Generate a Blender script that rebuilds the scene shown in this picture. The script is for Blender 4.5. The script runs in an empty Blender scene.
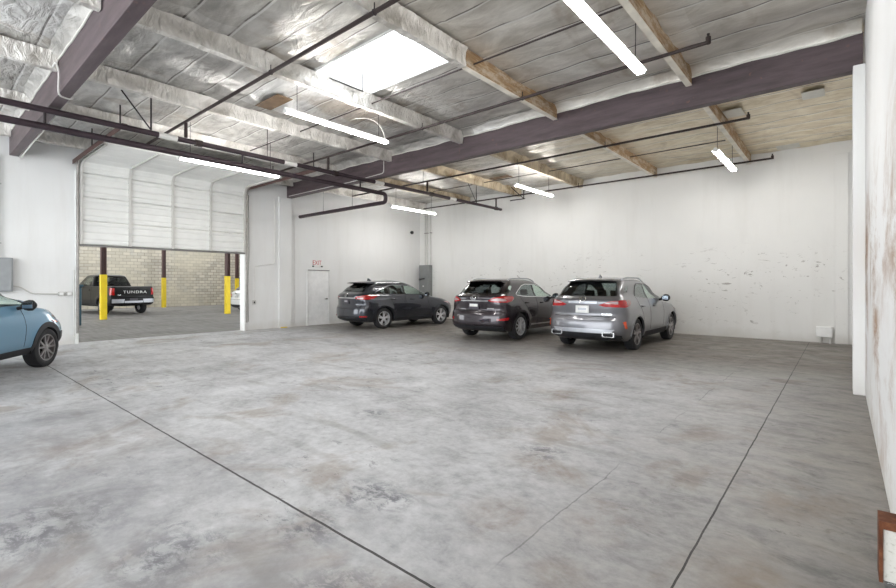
import bpy, bmesh, math, random
import numpy as np
from mathutils import Vector, Matrix

random.seed(7)
C = bpy.context.scene
COL = C.collection
PI = math.pi

# ------------------------------------------------------------------ camera, world, exposure
YAW = math.radians(40.45)
cam_d = bpy.data.cameras.new('camera')
cam_d.sensor_width = 36.0
cam_d.lens = 36.0 * 462.0 / 896.0
cam_d.shift_y = -10.0 / 896.0
cam_d.clip_end = 300
cam = bpy.data.objects.new('camera', cam_d)
COL.objects.link(cam)
cam.location = (0, 0, 1.55)
cam.rotation_euler = (PI / 2, 0, YAW)
C.camera = cam

TUBE_STRENGTH = 84.0
SKY_STRENGTH = 4.9
w = bpy.data.worlds.new('sky')
C.world = w
w.use_nodes = True
bg = w.node_tree.nodes['Background']
bg.inputs[0].default_value = (0.93, 0.97, 1.0, 1)
bg.inputs[1].default_value = SKY_STRENGTH
C.view_settings.view_transform = 'Standard'
C.view_settings.look = 'None'
C.view_settings.exposure = 0.24
C.view_settings.gamma = 1.0
C.view_settings.use_curve_mapping = False


# ------------------------------------------------------------------ materials
def srgb(r, g, b):
    f = lambda c: (c / 255 / 12.92) if c / 255 <= 0.04045 else ((c / 255 + 0.055) / 1.055) ** 2.4
    return (f(r), f(g), f(b), 1)


class NT:
    def __init__(s, name):
        s.m = bpy.data.materials.new(name)
        s.m.use_nodes = True
        s.t = s.m.node_tree
        s.b = s.t.nodes['Principled BSDF']
        s.out = s.t.nodes['Material Output']

    def n(s, typ, ins=None, **kw):
        nd = s.t.nodes.new(typ)
        for k, v in kw.items():
            setattr(nd, k, v)
        for k, v in (ins or {}).items():
            s.set(nd, k, v)
        return nd

    def set(s, nd, k, v):
        sock = nd.inputs[k]
        if hasattr(v, 'is_output') or isinstance(v, bpy.types.NodeSocket):
            s.t.links.new(v, sock)
        else:
            sock.default_value = v

    def coord(s, which='Object'):
        return s.n('ShaderNodeTexCoord').outputs[which]

    def mapping(s, vec, scale=(1, 1, 1), loc=(0, 0, 0), rot=(0, 0, 0)):
        nd = s.n('ShaderNodeMapping', {'Vector': vec, 'Scale': scale, 'Location': loc, 'Rotation': rot})
        return nd.outputs[0]

    def noise(s, vec, scale, detail=4, rough=0.55, dist=0.0):
        nd = s.n('ShaderNodeTexNoise', {'Vector': vec, 'Scale': scale, 'Detail': detail, 'Roughness': rough, 'Distortion': dist})
        return nd.outputs[0]

    def ramp(s, fac, stops):
        nd = s.n('ShaderNodeValToRGB', {'Fac': fac})
        el = nd.color_ramp.elements
        while len(el) < len(stops):
            el.new(0.5)
        for e, (p, c) in zip(el, stops):
            e.position = p
            e.color = c if len(c) == 4 else (c[0], c[0], c[0], 1)
        return nd.outputs[0]

    def mix(s, fac, a, b, mode='MIX'):
        nd = s.n('ShaderNodeMix', data_type='RGBA', blend_type=mode)
        s.set(nd, 0, fac)
        s.set(nd, 6, a)
        s.set(nd, 7, b)
        return nd.outputs[2]

    def math(s, op, a, b=0.0, c=None):
        nd = s.n('ShaderNodeMath', operation=op)
        s.set(nd, 0, a)
        s.set(nd, 1, b)
        if c is not None:
            s.set(nd, 2, c)
        return nd.outputs[0]

    def sep(s, vec):
        nd = s.n('ShaderNodeSeparateXYZ', {0: vec})
        return nd.outputs

    def bump(s, h, strength=0.3, dist=0.02):
        nd = s.n('ShaderNodeBump', {'Height': h, 'Strength': strength, 'Distance': dist})
        s.t.links.new(nd.outputs[0], s.b.inputs['Normal'])

    def base(s, v):
        s.set(s.b, 'Base Color', v)

    def p(s, **kw):
        for k, v in kw.items():
            s.set(s.b, k.replace('_', ' '), v)
        return s


def simple(name, col, rough=0.5, metal=0.0, coat=0.0, var=0.06, scale=6.0, spec=None):
    """plain colour with a little procedural variation"""
    t = NT(name)
    no = t.noise(t.coord(), scale, 3)
    lo = tuple(max(0, c * (1 - var)) for c in col[:3]) + (1,)
    hi = tuple(min(1, c * (1 + var)) for c in col[:3]) + (1,)
    t.base(t.ramp(no, [(0.3, lo), (0.7, hi)]))
    t.p(Roughness=rough, Metallic=metal)
    if coat:
        t.set(t.b, 'Coat Weight', coat)
        t.set(t.b, 'Coat Roughness', 0.04)
    if spec is not None:
        t.set(t.b, 'Specular IOR Level', spec)
    return t.m


def emit(name, col, strength):
    t = NT(name)
    t.base((0.9, 0.9, 0.9, 1))
    t.set(t.b, 'Emission Color', col)
    t.set(t.b, 'Emission Strength', strength)
    return t.m


def glass(name, tint, gloss_rough=0.02, ior=1.5):
    t = NT(name)
    tr = t.n('ShaderNodeBsdfTransparent', {0: tint})
    gl = t.n('ShaderNodeBsdfGlossy', {0: (1, 1, 1, 1), 'Roughness': gloss_rough})
    lw = t.n('ShaderNodeLayerWeight', {'Blend': 0.5})
    f0 = ((ior - 1) / (ior + 1)) ** 2
    fr = t.math('ADD', t.math('MULTIPLY', t.math('POWER', lw.outputs['Facing'], 5.0), 1 - f0), f0)
    mx = t.n('ShaderNodeMixShader', {0: fr, 1: tr.outputs[0], 2: gl.outputs[0]})
    t.t.links.new(mx.outputs[0], t.out.inputs[0])
    t.t.nodes.remove(t.b)
    return t.m


M = {}


def build_materials():
    # concrete floor
    t = NT('concrete_floor')
    co = t.coord()
    sx, sy, sz = t.sep(co)
    big = t.noise(co, 0.30, 5, 0.6, 0.3)
    mid = t.noise(co, 1.3, 8, 0.68, 0.5)
    fine = t.noise(co, 12, 6, 0.72)
    streak = t.noise(t.mapping(co, (1.0, 1.9, 1), rot=(0, 0, 0.9)), 2.6, 10, 0.76, 0.5)
    c = t.ramp(big, [(0.36, srgb(121, 121, 124)), (0.47, srgb(173, 174, 177)), (0.62, srgb(201, 202, 204))])
    c = t.mix(0.50, c, t.ramp(mid, [(0.36, srgb(112, 110, 111)), (0.5, srgb(177, 178, 180)), (0.64, srgb(206, 207, 209))]))
    c = t.mix(0.24, c, t.ramp(streak, [(0.37, srgb(84, 82, 84)), (0.48, srgb(173, 174, 176)), (0.62, srgb(208, 209, 211))]))
    c = t.mix(0.20, c, t.ramp(fine, [(0.34, srgb(96, 94, 94)), (0.6, srgb(214, 213, 212))]))
    # brown oil stains
    st = t.math('MULTIPLY', t.ramp(t.noise(co, 0.75, 6, 0.65, 0.7), [(0.545, (0.0,)), (0.64, (1.0,))]), 0.50)
    c = t.mix(st, c, srgb(134, 118, 102))
    # dark scuffed spots
    sp = t.ramp(t.noise(t.mapping(co, (1, 1.8, 1), rot=(0, 0, 0.2)), 3.4, 10, 0.78, 0.4), [(0.575, (0.0,)), (0.62, (1.0,))])
    spm = t.ramp(t.noise(t.mapping(co, loc=(3.3, 1.7, 0)), 0.42, 3), [(0.46, (0.0,)), (0.60, (0.75,))])
    c = t.mix(t.math('MULTIPLY', sp, spm), c, srgb(78, 78, 86))
    # darker, browner concrete towards the back wall and the right wall
    edge_tone = t.math('MAXIMUM', t.n('ShaderNodeMapRange', {0: t.math('ADD', sy, t.math('MULTIPLY', mid, 3.0)), 1: 9.3, 2: 12.2}).outputs[0],
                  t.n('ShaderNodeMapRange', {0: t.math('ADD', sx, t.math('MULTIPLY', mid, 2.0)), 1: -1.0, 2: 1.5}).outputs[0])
    c = t.mix(t.math('MULTIPLY', edge_tone, 0.94), c, t.ramp(streak, [(0.36, srgb(74, 69, 65)), (0.5, srgb(112, 106, 99)), (0.64, srgb(130, 122, 113))]))
    # single marks: scuffs, oil patches and painted shade, by their place on the slab (x, y, radius)
    brk = t.noise(t.mapping(co, (1.0, 1.5, 1)), 5.5, 9, 0.78, 0.4)
    brk2 = t.noise(co, 1.8, 7, 0.7, 0.4)

    def spots(lst):
        m = None
        for (px, py, r) in lst:
            d = t.n('ShaderNodeVectorMath', {0: co, 1: (px, py, 0)}, operation='DISTANCE').outputs['Value']
            f = t.n('ShaderNodeMapRange', {0: d, 1: r, 2: r * 0.25}).outputs[0]
            m = f if m is None else t.math('MAXIMUM', m, f)
        return m
    dk = spots([(-2.67, 2.22, 0.32), (-2.46, 2.25, 0.22), (-2.58, 1.66, 0.30), (-2.90, 0.98, 0.40), (-3.9, 0.55, 0.6), (-1.9, 1.35, 0.35), (-2.1, 3.8, 0.3), (-4.3, 3.6, 0.25)])
    c = t.mix(t.math('MULTIPLY', dk, t.ramp(brk, [(0.47, (0.0,)), (0.56, (0.8,))])), c, srgb(78, 79, 88))
    br_ = spots([(-1.16, 2.24, 0.22), (-1.95, 3.55, 0.45), (-1.15, 2.95, 0.35), (-1.75, 2.55, 0.4), (-1.75, 1.55, 0.3), (-0.25, 2.9, 0.5), (-0.35, 4.2, 0.6), (-5.4, 1.2, 0.8), (-3.0, 6.0, 0.6)])
    c = t.mix(t.math('MULTIPLY', br_, t.ramp(brk2, [(0.42, (0.0,)), (0.60, (0.55,))])), c, srgb(126, 108, 92))
    near_shade = spots([(-4.2, 0.6, 2.0), (-6.5, 1.0, 1.6), (-2.4, 0.9, 1.3)])  # broad grey areas painted in for the weaker light at near left
    c = t.mix(t.math('MULTIPLY', near_shade, t.ramp(brk2, [(0.30, (0.15,)), (0.62, (0.75,))])), c, srgb(122, 121, 124))
    # tyre arcs
    wv = t.n('ShaderNodeTexWave', {'Vector': t.mapping(co, (1, 1, 1), loc=(14, 3, 0)), 'Scale': 0.55, 'Distortion': 1.6, 'Detail': 2.0}, wave_type='RINGS')
    arc = t.math('MULTIPLY', t.ramp(wv.outputs['Fac'], [(0.86, (0.0,)), (0.97, (1.0,))]), t.ramp(t.noise(co, 0.6, 2), [(0.5, (0.0,)), (0.65, (0.28,))]))
    c = t.mix(arc, c, srgb(105, 100, 92))
    # sawn joints and fine cracks
    wob = t.math('MULTIPLY', t.math('SUBTRACT', t.noise(co, 3.0, 3), 0.5), 0.016)

    def joint(val, pos, half):
        d = t.math('ABSOLUTE', t.math('SUBTRACT', t.math('ADD', val, wob), pos))
        return t.math('LESS_THAN', d, half)
    j = t.math('MAXIMUM', joint(sy, 1.745, 0.009), joint(sx, -0.66, 0.006))
    j = t.math('MAXIMUM', j, t.math('MULTIPLY', joint(sy, 8.95, 0.008), 0.6))
    j = t.math('MAXIMUM', j, t.math('MULTIPLY', joint(sx, -7.6, 0.008), 0.45))
    cw = t.math('MULTIPLY', t.math('SUBTRACT', t.noise(co, 1.5, 6), 0.5), 0.10)
    ck = t.math('MULTIPLY', joint(t.math('ADD', sx, cw), -1.45, 0.006), t.ramp(t.noise(co, 1.1, 3), [(0.45, (0.0,)), (0.55, (0.4,))]))
    j = t.math('MAXIMUM', j, ck)
    c = t.mix(j, c, srgb(48, 46, 46))
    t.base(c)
    t.set(t.b, 'Roughness', t.ramp(mid, [(0.3, (0.62,)), (0.7, (0.36,))]))
    t.set(t.b, 'Specular IOR Level', 0.35)
    t.bump(t.math('SUBTRACT', t.math('ADD', fine, t.math('MULTIPLY', mid, 0.6)), j), 0.12, 0.02)
    M['floor'] = t.m

    # yard pavement
    t = NT('yard_pavement')
    co = t.coord()
    c = t.ramp(t.noise(co, 0.7, 6, 0.6), [(0.3, srgb(104, 101, 99)), (0.7, srgb(140, 137, 134))])
    c = t.mix(0.3, c, t.ramp(t.noise(t.mapping(co, (1, 8, 1)), 1.0, 4), [(0.35, srgb(84, 81, 79)), (0.65, srgb(158, 156, 153))]))
    t.base(c)
    t.p(Roughness=0.75)
    M['pavement'] = t.m

    # white painted walls
    def wall(name, col, scuff=0.0, stain=0.0, roller=0.18, hf=2.0):
        t = NT(name)
        co = t.coord()
        x, y, z = t.sep(co)
        c = t.mix(0.5, col, t.ramp(t.noise(co, 0.6, 5), [(0.3, tuple(v * 0.90 for v in col[:3]) + (1,)), (0.7, col)]))
        streak = t.noise(t.mapping(co, (hf, hf, 0.25)), 1.2, 5, 0.65)
        c = t.mix(t.math('MULTIPLY', t.ramp(streak, [(0.5, (0.0,)), (0.75, (1.0,))]), roller), c, srgb(196, 192, 184))
        # grime close to the floor
        g = t.math('MULTIPLY', t.ramp(t.math('ADD', z, t.math('MULTIPLY', t.noise(co, 2.5, 4), 0.5)), [(0.2, (1.0,)), (0.55, (0.0,))]), 0.35)
        c = t.mix(g, c, srgb(172, 164, 150))
        if scuff:
            s1 = t.ramp(t.noise(t.mapping(co, (2.6, 2.6, 5.5), rot=(0, 0.5, 0)), 1.5, 6, 0.72, 0.8), [(0.60, (0.0,)), (0.64, (1.0,))])
            band = t.math('MULTIPLY', t.ramp(t.math('DIVIDE', z, 5), [(0.03, (0.0,)), (0.10, (1.0,)), (0.40, (1.0,)), (0.56, (0.0,))]),
                          t.ramp(t.noise(co, 0.55, 2), [(0.40, (0.0,)), (0.50, (1.0,))]))
            c = t.mix(t.math('MULTIPLY', t.math('MULTIPLY', s1, band), scuff), c, srgb(140, 134, 126))
        if stain:
            s2 = t.ramp(t.noise(t.mapping(co, (1.5, 0.40, 0.8)), 1.3, 9, 0.76, 0.3), [(0.46, (0.0,)), (0.60, (1.0,))])
            band = t.ramp(t.math('DIVIDE', z, 5), [(0.02, (0.4,)), (0.2, (1.0,)), (0.42, (0.9,)), (0.62, (0.05,))])
            area = t.ramp(t.noise(co, 0.55, 2), [(0.36, (0.1,)), (0.52, (1.0,))])
            c = t.mix(t.math('MULTIPLY', t.math('MULTIPLY', s2, band), t.math('MULTIPLY', area, stain)), c, srgb(158, 128, 104))
        t.base(c)
        t.p(Roughness=0.6)
        t.set(t.b, 'Specular IOR Level', 0.3)
        t.bump(t.noise(co, 22, 4), 0.05, 0.01)
        return t.m
    M['wall'] = wall('white_wall_paint', srgb(232, 232, 231))
    M['wall_back'] = wall('scuffed_white_wall_paint', srgb(230, 229, 226), scuff=0.7)
    M['wall_right'] = wall('stained_white_wall_paint', srgb(234, 234, 234), stain=1.0, roller=0.05, hf=0.4)

    # painted block wall of the yard
    t = NT('block_wall')
    co = t.coord()
    x, y, z = t.sep(co)
    v = t.n('ShaderNodeCombineXYZ', {0: t.math('ADD', y, x), 1: z, 2: 0.0}).outputs[0]
    br = t.n('ShaderNodeTexBrick', {'Vector': v, 'Color1': srgb(204, 197, 182), 'Color2': srgb(172, 165, 152), 'Mortar': srgb(122, 115, 106),
                                   'Scale': 1.0, 'Mortar Size': 0.012, 'Brick Width': 0.40, 'Row Height': 0.20})
    big = t.ramp(t.noise(co, 0.35, 4), [(0.42, (0.0,)), (0.6, (0.7,))])
    c = t.mix(big, br.outputs[0], t.mix(0.75, br.outputs[0], srgb(200, 192, 172)))
    c = t.mix(t.math('MULTIPLY', t.ramp(t.noise(co, 1.2, 5), [(0.55, (0.0,)), (0.7, (1.0,))]), 0.35), c, srgb(150, 150, 152))
    t.base(c)
    t.p(Roughness=0.85)
    t.bump(br.outputs[1], -0.4, 0.02)
    M['block'] = t.m

    # foil faced insulation
    def foil(name, c0, c1, tan=0.0, wr=0.55):
        t = NT(name)
        co = t.coord()
        x, y, z = t.sep(co)
        n1 = t.noise(t.mapping(co, (0.7, 1.6, 1)), 1.5, 6, 0.62, 0.9)
        n2 = t.noise(t.mapping(co, (1.0, 2.2, 1)), 2.2 if tan else 4.0, 5, 0.55, 1.0)
        c = t.ramp(n1, [(0.34, c0), (0.64, c1)])
        if tan:
            # every sheet of facing has its own tone
            cell = t.n('ShaderNodeCombineXYZ', {0: t.math('FLOOR', t.math('DIVIDE', t.math('ADD', x, 30.0 - 0.44), 2.54)), 1: t.math('FLOOR', t.math('DIVIDE', t.math('ADD', y, 60.305), 1.22)), 2: 0.0}).outputs[0]
            wn = t.n('ShaderNodeTexWhiteNoise', {'Vector': cell}).outputs[0]
            c = t.mix(0.75, c, t.ramp(wn, [(0.0, srgb(196, 193, 188)), (0.5, srgb(232, 230, 226)), (1.0, srgb(255, 255, 255))]), 'MULTIPLY')
            # plainer, warmer sheets on the right half of the roof
            c = t.mix(t.math('MULTIPLY', t.n('ShaderNodeMapRange', {0: x, 1: -7.2, 2: -4.4}).outputs[0], 0.6), c, t.ramp(n1, [(0.34, srgb(206, 200, 188)), (0.64, srgb(240, 236, 227))]))
            # kraft-brown facing shows on the sheets of the far right bays
            a = t.math('MULTIPLY', t.n('ShaderNodeMapRange', {0: x, 1: -9.5, 2: -3.6}).outputs[0], t.n('ShaderNodeMapRange', {0: y, 1: 8.8, 2: 9.0}).outputs[0])
            a = t.math('MULTIPLY', a, tan)
            c = t.mix(a, c, t.ramp(n2, [(0.3, srgb(196, 178, 144)), (0.7, srgb(238, 228, 204))]))
            # water stains
            s = t.math('MULTIPLY', t.ramp(t.noise(t.mapping(co, (1, 0.6, 1)), 0.7, 5, 0.6, 0.8), [(0.57, (0.0,)), (0.66, (1.0,))]), 0.45)
            c = t.mix(s, c, srgb(140, 118, 92))
            # taped seams of the sheets
            f = t.math('FRACT', t.math('DIVIDE', t.math('ADD', y, 60.0), 0.61))
            dd = t.math('SUBTRACT', f, 0.5)
            brk = t.ramp(t.noise(t.mapping(co, (1.4, 0.3, 1)), 1.0, 3), [(0.40, (0.15,)), (0.5, (0.8,))])
            c = t.mix(t.math('MULTIPLY', t.math('LESS_THAN', t.math('ABSOLUTE', dd), 0.02), brk), c, srgb(84, 78, 74))
            c = t.mix(t.math('MULTIPLY', t.math('LESS_THAN', t.math('ABSOLUTE', t.math('SUBTRACT', dd, 0.045)), 0.022), 0.5), c, srgb(240, 240, 238))
        t.base(c)
        t.p(Roughness=0.34, Metallic=0.40)
        vo = t.n('ShaderNodeTexVoronoi', {'Vector': t.mapping(co, (1.2, 2.4, 2.0)), 'Scale': 1.3}, feature='DISTANCE_TO_EDGE').outputs[0]
        h = t.math('ADD', t.math('MULTIPLY', n2, 0.9), t.math('MULTIPLY', t.math('MINIMUM', vo, 0.3), 0.6))
        if tan:
            # the sheets lie flatter towards the right wall
            h = t.math('MULTIPLY', h, t.n('ShaderNodeMapRange', {0: x, 1: -5.0, 2: -7.5, 3: 0.28, 4: 1.0}).outputs[0])
        t.bump(h, wr, 0.10 if tan else 0.06)
        return t.m
    M['foil'] = foil('ceiling_foil', srgb(176, 174, 172), srgb(236, 235, 233), tan=0.9, wr=0.8)
    M['foil_wrap'] = foil('crinkled_foil_wrap', srgb(188, 183, 175), srgb(242, 239, 234), wr=1.0)
    M['foil_wrap_tan'] = foil('crinkled_tan_wrap', srgb(150, 128, 98), srgb(222, 208, 182), wr=0.9)
    M['foil_patch'] = simple('pale_insulation_facing', srgb(214, 212, 204), 0.6)

    # wood
    t = NT('tan_joist_wood')
    co = t.coord()
    g = t.noise(t.mapping(co, (14, 0.7, 14)), 2.0, 6, 0.65, 0.4)
    c = t.ramp(g, [(0.3, srgb(116, 90, 62)), (0.55, srgb(164, 134, 98)), (0.75, srgb(198, 174, 140))])
    c = t.mix(t.math('MULTIPLY', t.ramp(t.noise(t.mapping(co, (4, 1.6, 4)), 1.6, 6, 0.72), [(0.47, (0.0,)), (0.60, (1.0,))]), 0.6), c, srgb(214, 204, 188))
    t.base(c)
    t.p(Roughness=0.7)
    t.bump(g, 0.2, 0.01)
    M['wood'] = t.m
    M['wood_pale'] = simple('pale_joist_edge', srgb(232, 226, 214), 0.7, var=0.15, scale=3)
    M['board'] = simple('bare_roof_board', srgb(112, 90, 68), 0.8, var=0.3, scale=5)

    # painted girders
    t = NT('brown_girder_paint')
    co = t.coord()
    n1 = t.noise(t.mapping(co, (0.6, 4, 4)), 2.0, 6, 0.65)
    c = t.ramp(n1, [(0.3, srgb(64, 53, 56)), (0.7, srgb(98, 84, 88))])
    c = t.mix(t.math('MULTIPLY', t.ramp(t.noise(co, 9, 3), [(0.66, (0.0,)), (0.74, (1.0,))]), 0.5), c, srgb(128, 92, 78))
    t.base(c)
    t.p(Roughness=0.5)
    t.bump(n1, 0.1, 0.01)
    M['girder'] = t.m

    M['pipe'] = simple('dark_maroon_pipe', srgb(58, 46, 52), 0.45, 0.3, var=0.2, scale=3)
    M['pipe_thin'] = simple('dark_rusty_pipe', srgb(54, 43, 42), 0.5, 0.3, var=0.25, scale=4)
    M['rod'] = simple('dark_steel_rod', srgb(52, 46, 48), 0.5, 0.4)
    M['conduit'] = simple('grey_conduit', srgb(196, 194, 190), 0.45, 0.3)
    M['white_conduit'] = simple('white_painted_conduit', srgb(222, 221, 218), 0.5)
    M['white_metal'] = simple('white_enamel', srgb(238, 238, 236), 0.4)
    M['white_tag'] = simple('white_pipe_tag', srgb(226, 224, 220), 0.6)
    M['tube'] = emit('lit_tube', (1.0, 0.985, 0.955, 1), TUBE_STRENGTH)
    M['cable'] = simple('pale_cable', srgb(206, 204, 200), 0.5)
    M['grey_box'] = simple('grey_electrical_enamel', srgb(150, 153, 155), 0.45)
    M['dark_grey_box'] = simple('mid_grey_electrical_enamel', srgb(128, 130, 130), 0.45)
    M['door_panel'] = simple('white_door_section', srgb(226, 226, 223), 0.5, var=0.05, scale=2)
    M['stile'] = simple('grey_white_stile', srgb(196, 194, 190), 0.5)
    M['door_edge'] = simple('grey_door_seal', srgb(118, 116, 114), 0.6)
    M['track'] = simple('galvanised_track', srgb(150, 146, 142), 0.45, 0.5, var=0.15)
    M['brown_angle'] = simple('brown_steel_angle', srgb(84, 62, 58), 0.55, var=0.2)
    M['door_white'] = simple('white_door_paint', srgb(234, 234, 233), 0.4)
    M['frame_white'] = simple('white_frame_paint', srgb(224, 224, 222), 0.45)
    M['handle'] = simple('dark_handle', srgb(70, 68, 66), 0.3, 0.8)
    M['red_ink'] = simple('red_sign_ink', srgb(186, 60, 62), 0.6)
    M['sign_white'] = simple('white_sign_face', srgb(232, 230, 228), 0.5)
    M['black'] = simple('black_plastic', srgb(26, 26, 28), 0.55)
    M['yellow'] = simple('yellow_post_paint', srgb(230, 200, 30), 0.5, var=0.12, scale=3)
    M['post_brown'] = simple('brown_post_paint', srgb(86, 62, 60), 0.55, var=0.15, scale=3)
    t = NT('rusted_steel')
    co = t.coord()
    t.base(t.ramp(t.noise(co, 9, 6, 0.7), [(0.3, srgb(62, 36, 24)), (0.55, srgb(104, 60, 36)), (0.75, srgb(140, 92, 62))]))
    t.p(Roughness=0.75, Metallic=0.3)
    t.bump(t.noise(co, 30, 4), 0.3, 0.01)
    M['rust'] = t.m
    t = NT('speckled_white_block')
    co = t.coord()
    t.base(t.ramp(t.noise(co, 60, 3, 0.7), [(0.3, srgb(170, 168, 160)), (0.42, srgb(206, 205, 198)), (0.7, srgb(212, 211, 206))]))
    t.p(Roughness=0.8)
    M['speckle'] = t.m
    M['clear'] = glass('clear_plastic', (0.86, 0.88, 0.9, 1), 0.05)
    t = NT('skylight_diffuser')
    tl = t.n('ShaderNodeBsdfTranslucent', {0: (0.95, 0.96, 0.97, 1)})
    t.t.links.new(tl.outputs[0], t.out.inputs[0])
    t.t.nodes.remove(t.b)
    M['skylight'] = t.m

    # cars
    def paint(name, col, metal=0.55, rough=0.26, coat=1.0):
        t = NT(name)
        fl = t.noise(t.coord(), 900, 1)
        t.base(t.mix(0.12, col, t.ramp(fl, [(0.4, tuple(v * 0.7 for v in col[:3]) + (1,)), (0.6, tuple(min(1, v * 1.3) for v in col[:3]) + (1,))])))
        t.p(Metallic=metal, Roughness=rough)
        t.set(t.b, 'Coat Weight', coat)
        t.set(t.b, 'Coat Roughness', 0.03)
        return t.m
    M['paint_slate'] = paint('charcoal_car_paint', srgb(50, 52, 60))
    M['paint_plum'] = paint('dark_plum_car_paint', srgb(42, 33, 40))
    M['paint_grey'] = paint('warm_grey_car_paint', srgb(116, 116, 121), 0.6, 0.30)
    M['paint_blue'] = paint('soft_blue_car_paint', srgb(98, 146, 176), 0.25, 0.4)
    M['paint_black'] = paint('black_car_paint', srgb(10, 10, 12), 0.0, 0.30, 0.15)
    M['paint_black'].node_tree.nodes['Principled BSDF'].inputs['Specular IOR Level'].default_value = 0.25
    M['paint_white'] = paint('white_car_paint', srgb(225, 227, 228), 0.0, 0.35)
    M['cladding'] = simple('black_cladding', srgb(38, 38, 42), 0.6)
    M['rubber'] = simple('tyre_rubber', srgb(34, 34, 37), 0.75, var=0.15, scale=20)
    M['alloy'] = simple('bright_alloy', srgb(212, 212, 216), 0.3, 0.45)
    M['alloy_dark'] = simple('smoked_alloy', srgb(150, 146, 146), 0.32, 0.6)
    M['well'] = simple('dark_wheel_well', srgb(16, 16, 17), 0.9)
    M['chrome'] = simple('chrome_trim', srgb(225, 226, 228), 0.12, 1.0)
    M['silver'] = simple('satin_silver_trim', srgb(176, 178, 184), 0.3, 0.7)
    M['glass_dark'] = glass('privacy_glass', (0.30, 0.33, 0.34, 1), ior=1.6)
    M['glass_light'] = glass('light_car_glass', (0.80, 0.90, 0.85, 1))
    M['red_lens'] = simple('red_lamp_lens', srgb(168, 16, 20), 0.12, coat=1.0, var=0.2, scale=30)
    M['clear_lens'] = simple('pale_lamp_lens', srgb(176, 150, 152), 0.12, coat=1.0, var=0.12, scale=40)
    M['orange_lens'] = simple('orange_reflector', srgb(226, 84, 40), 0.2, coat=1.0)
    M['seat'] = simple('dark_seat_fabric', srgb(48, 46, 46), 0.8)
    M['plate'] = simple('white_plate', srgb(228, 228, 226), 0.45)
    M['plate_dark'] = simple('dark_plate_insert', srgb(66, 62, 70), 0.45)
    M['mirror'] = simple('mirror_face', srgb(150, 160, 170), 0.05, 1.0)
    M['seam'] = simple('panel_gap', srgb(12, 12, 14), 0.9)
    M['teal_bin'] = simple('dark_teal_plastic', srgb(38, 74, 88), 0.5)


build_materials()


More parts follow.
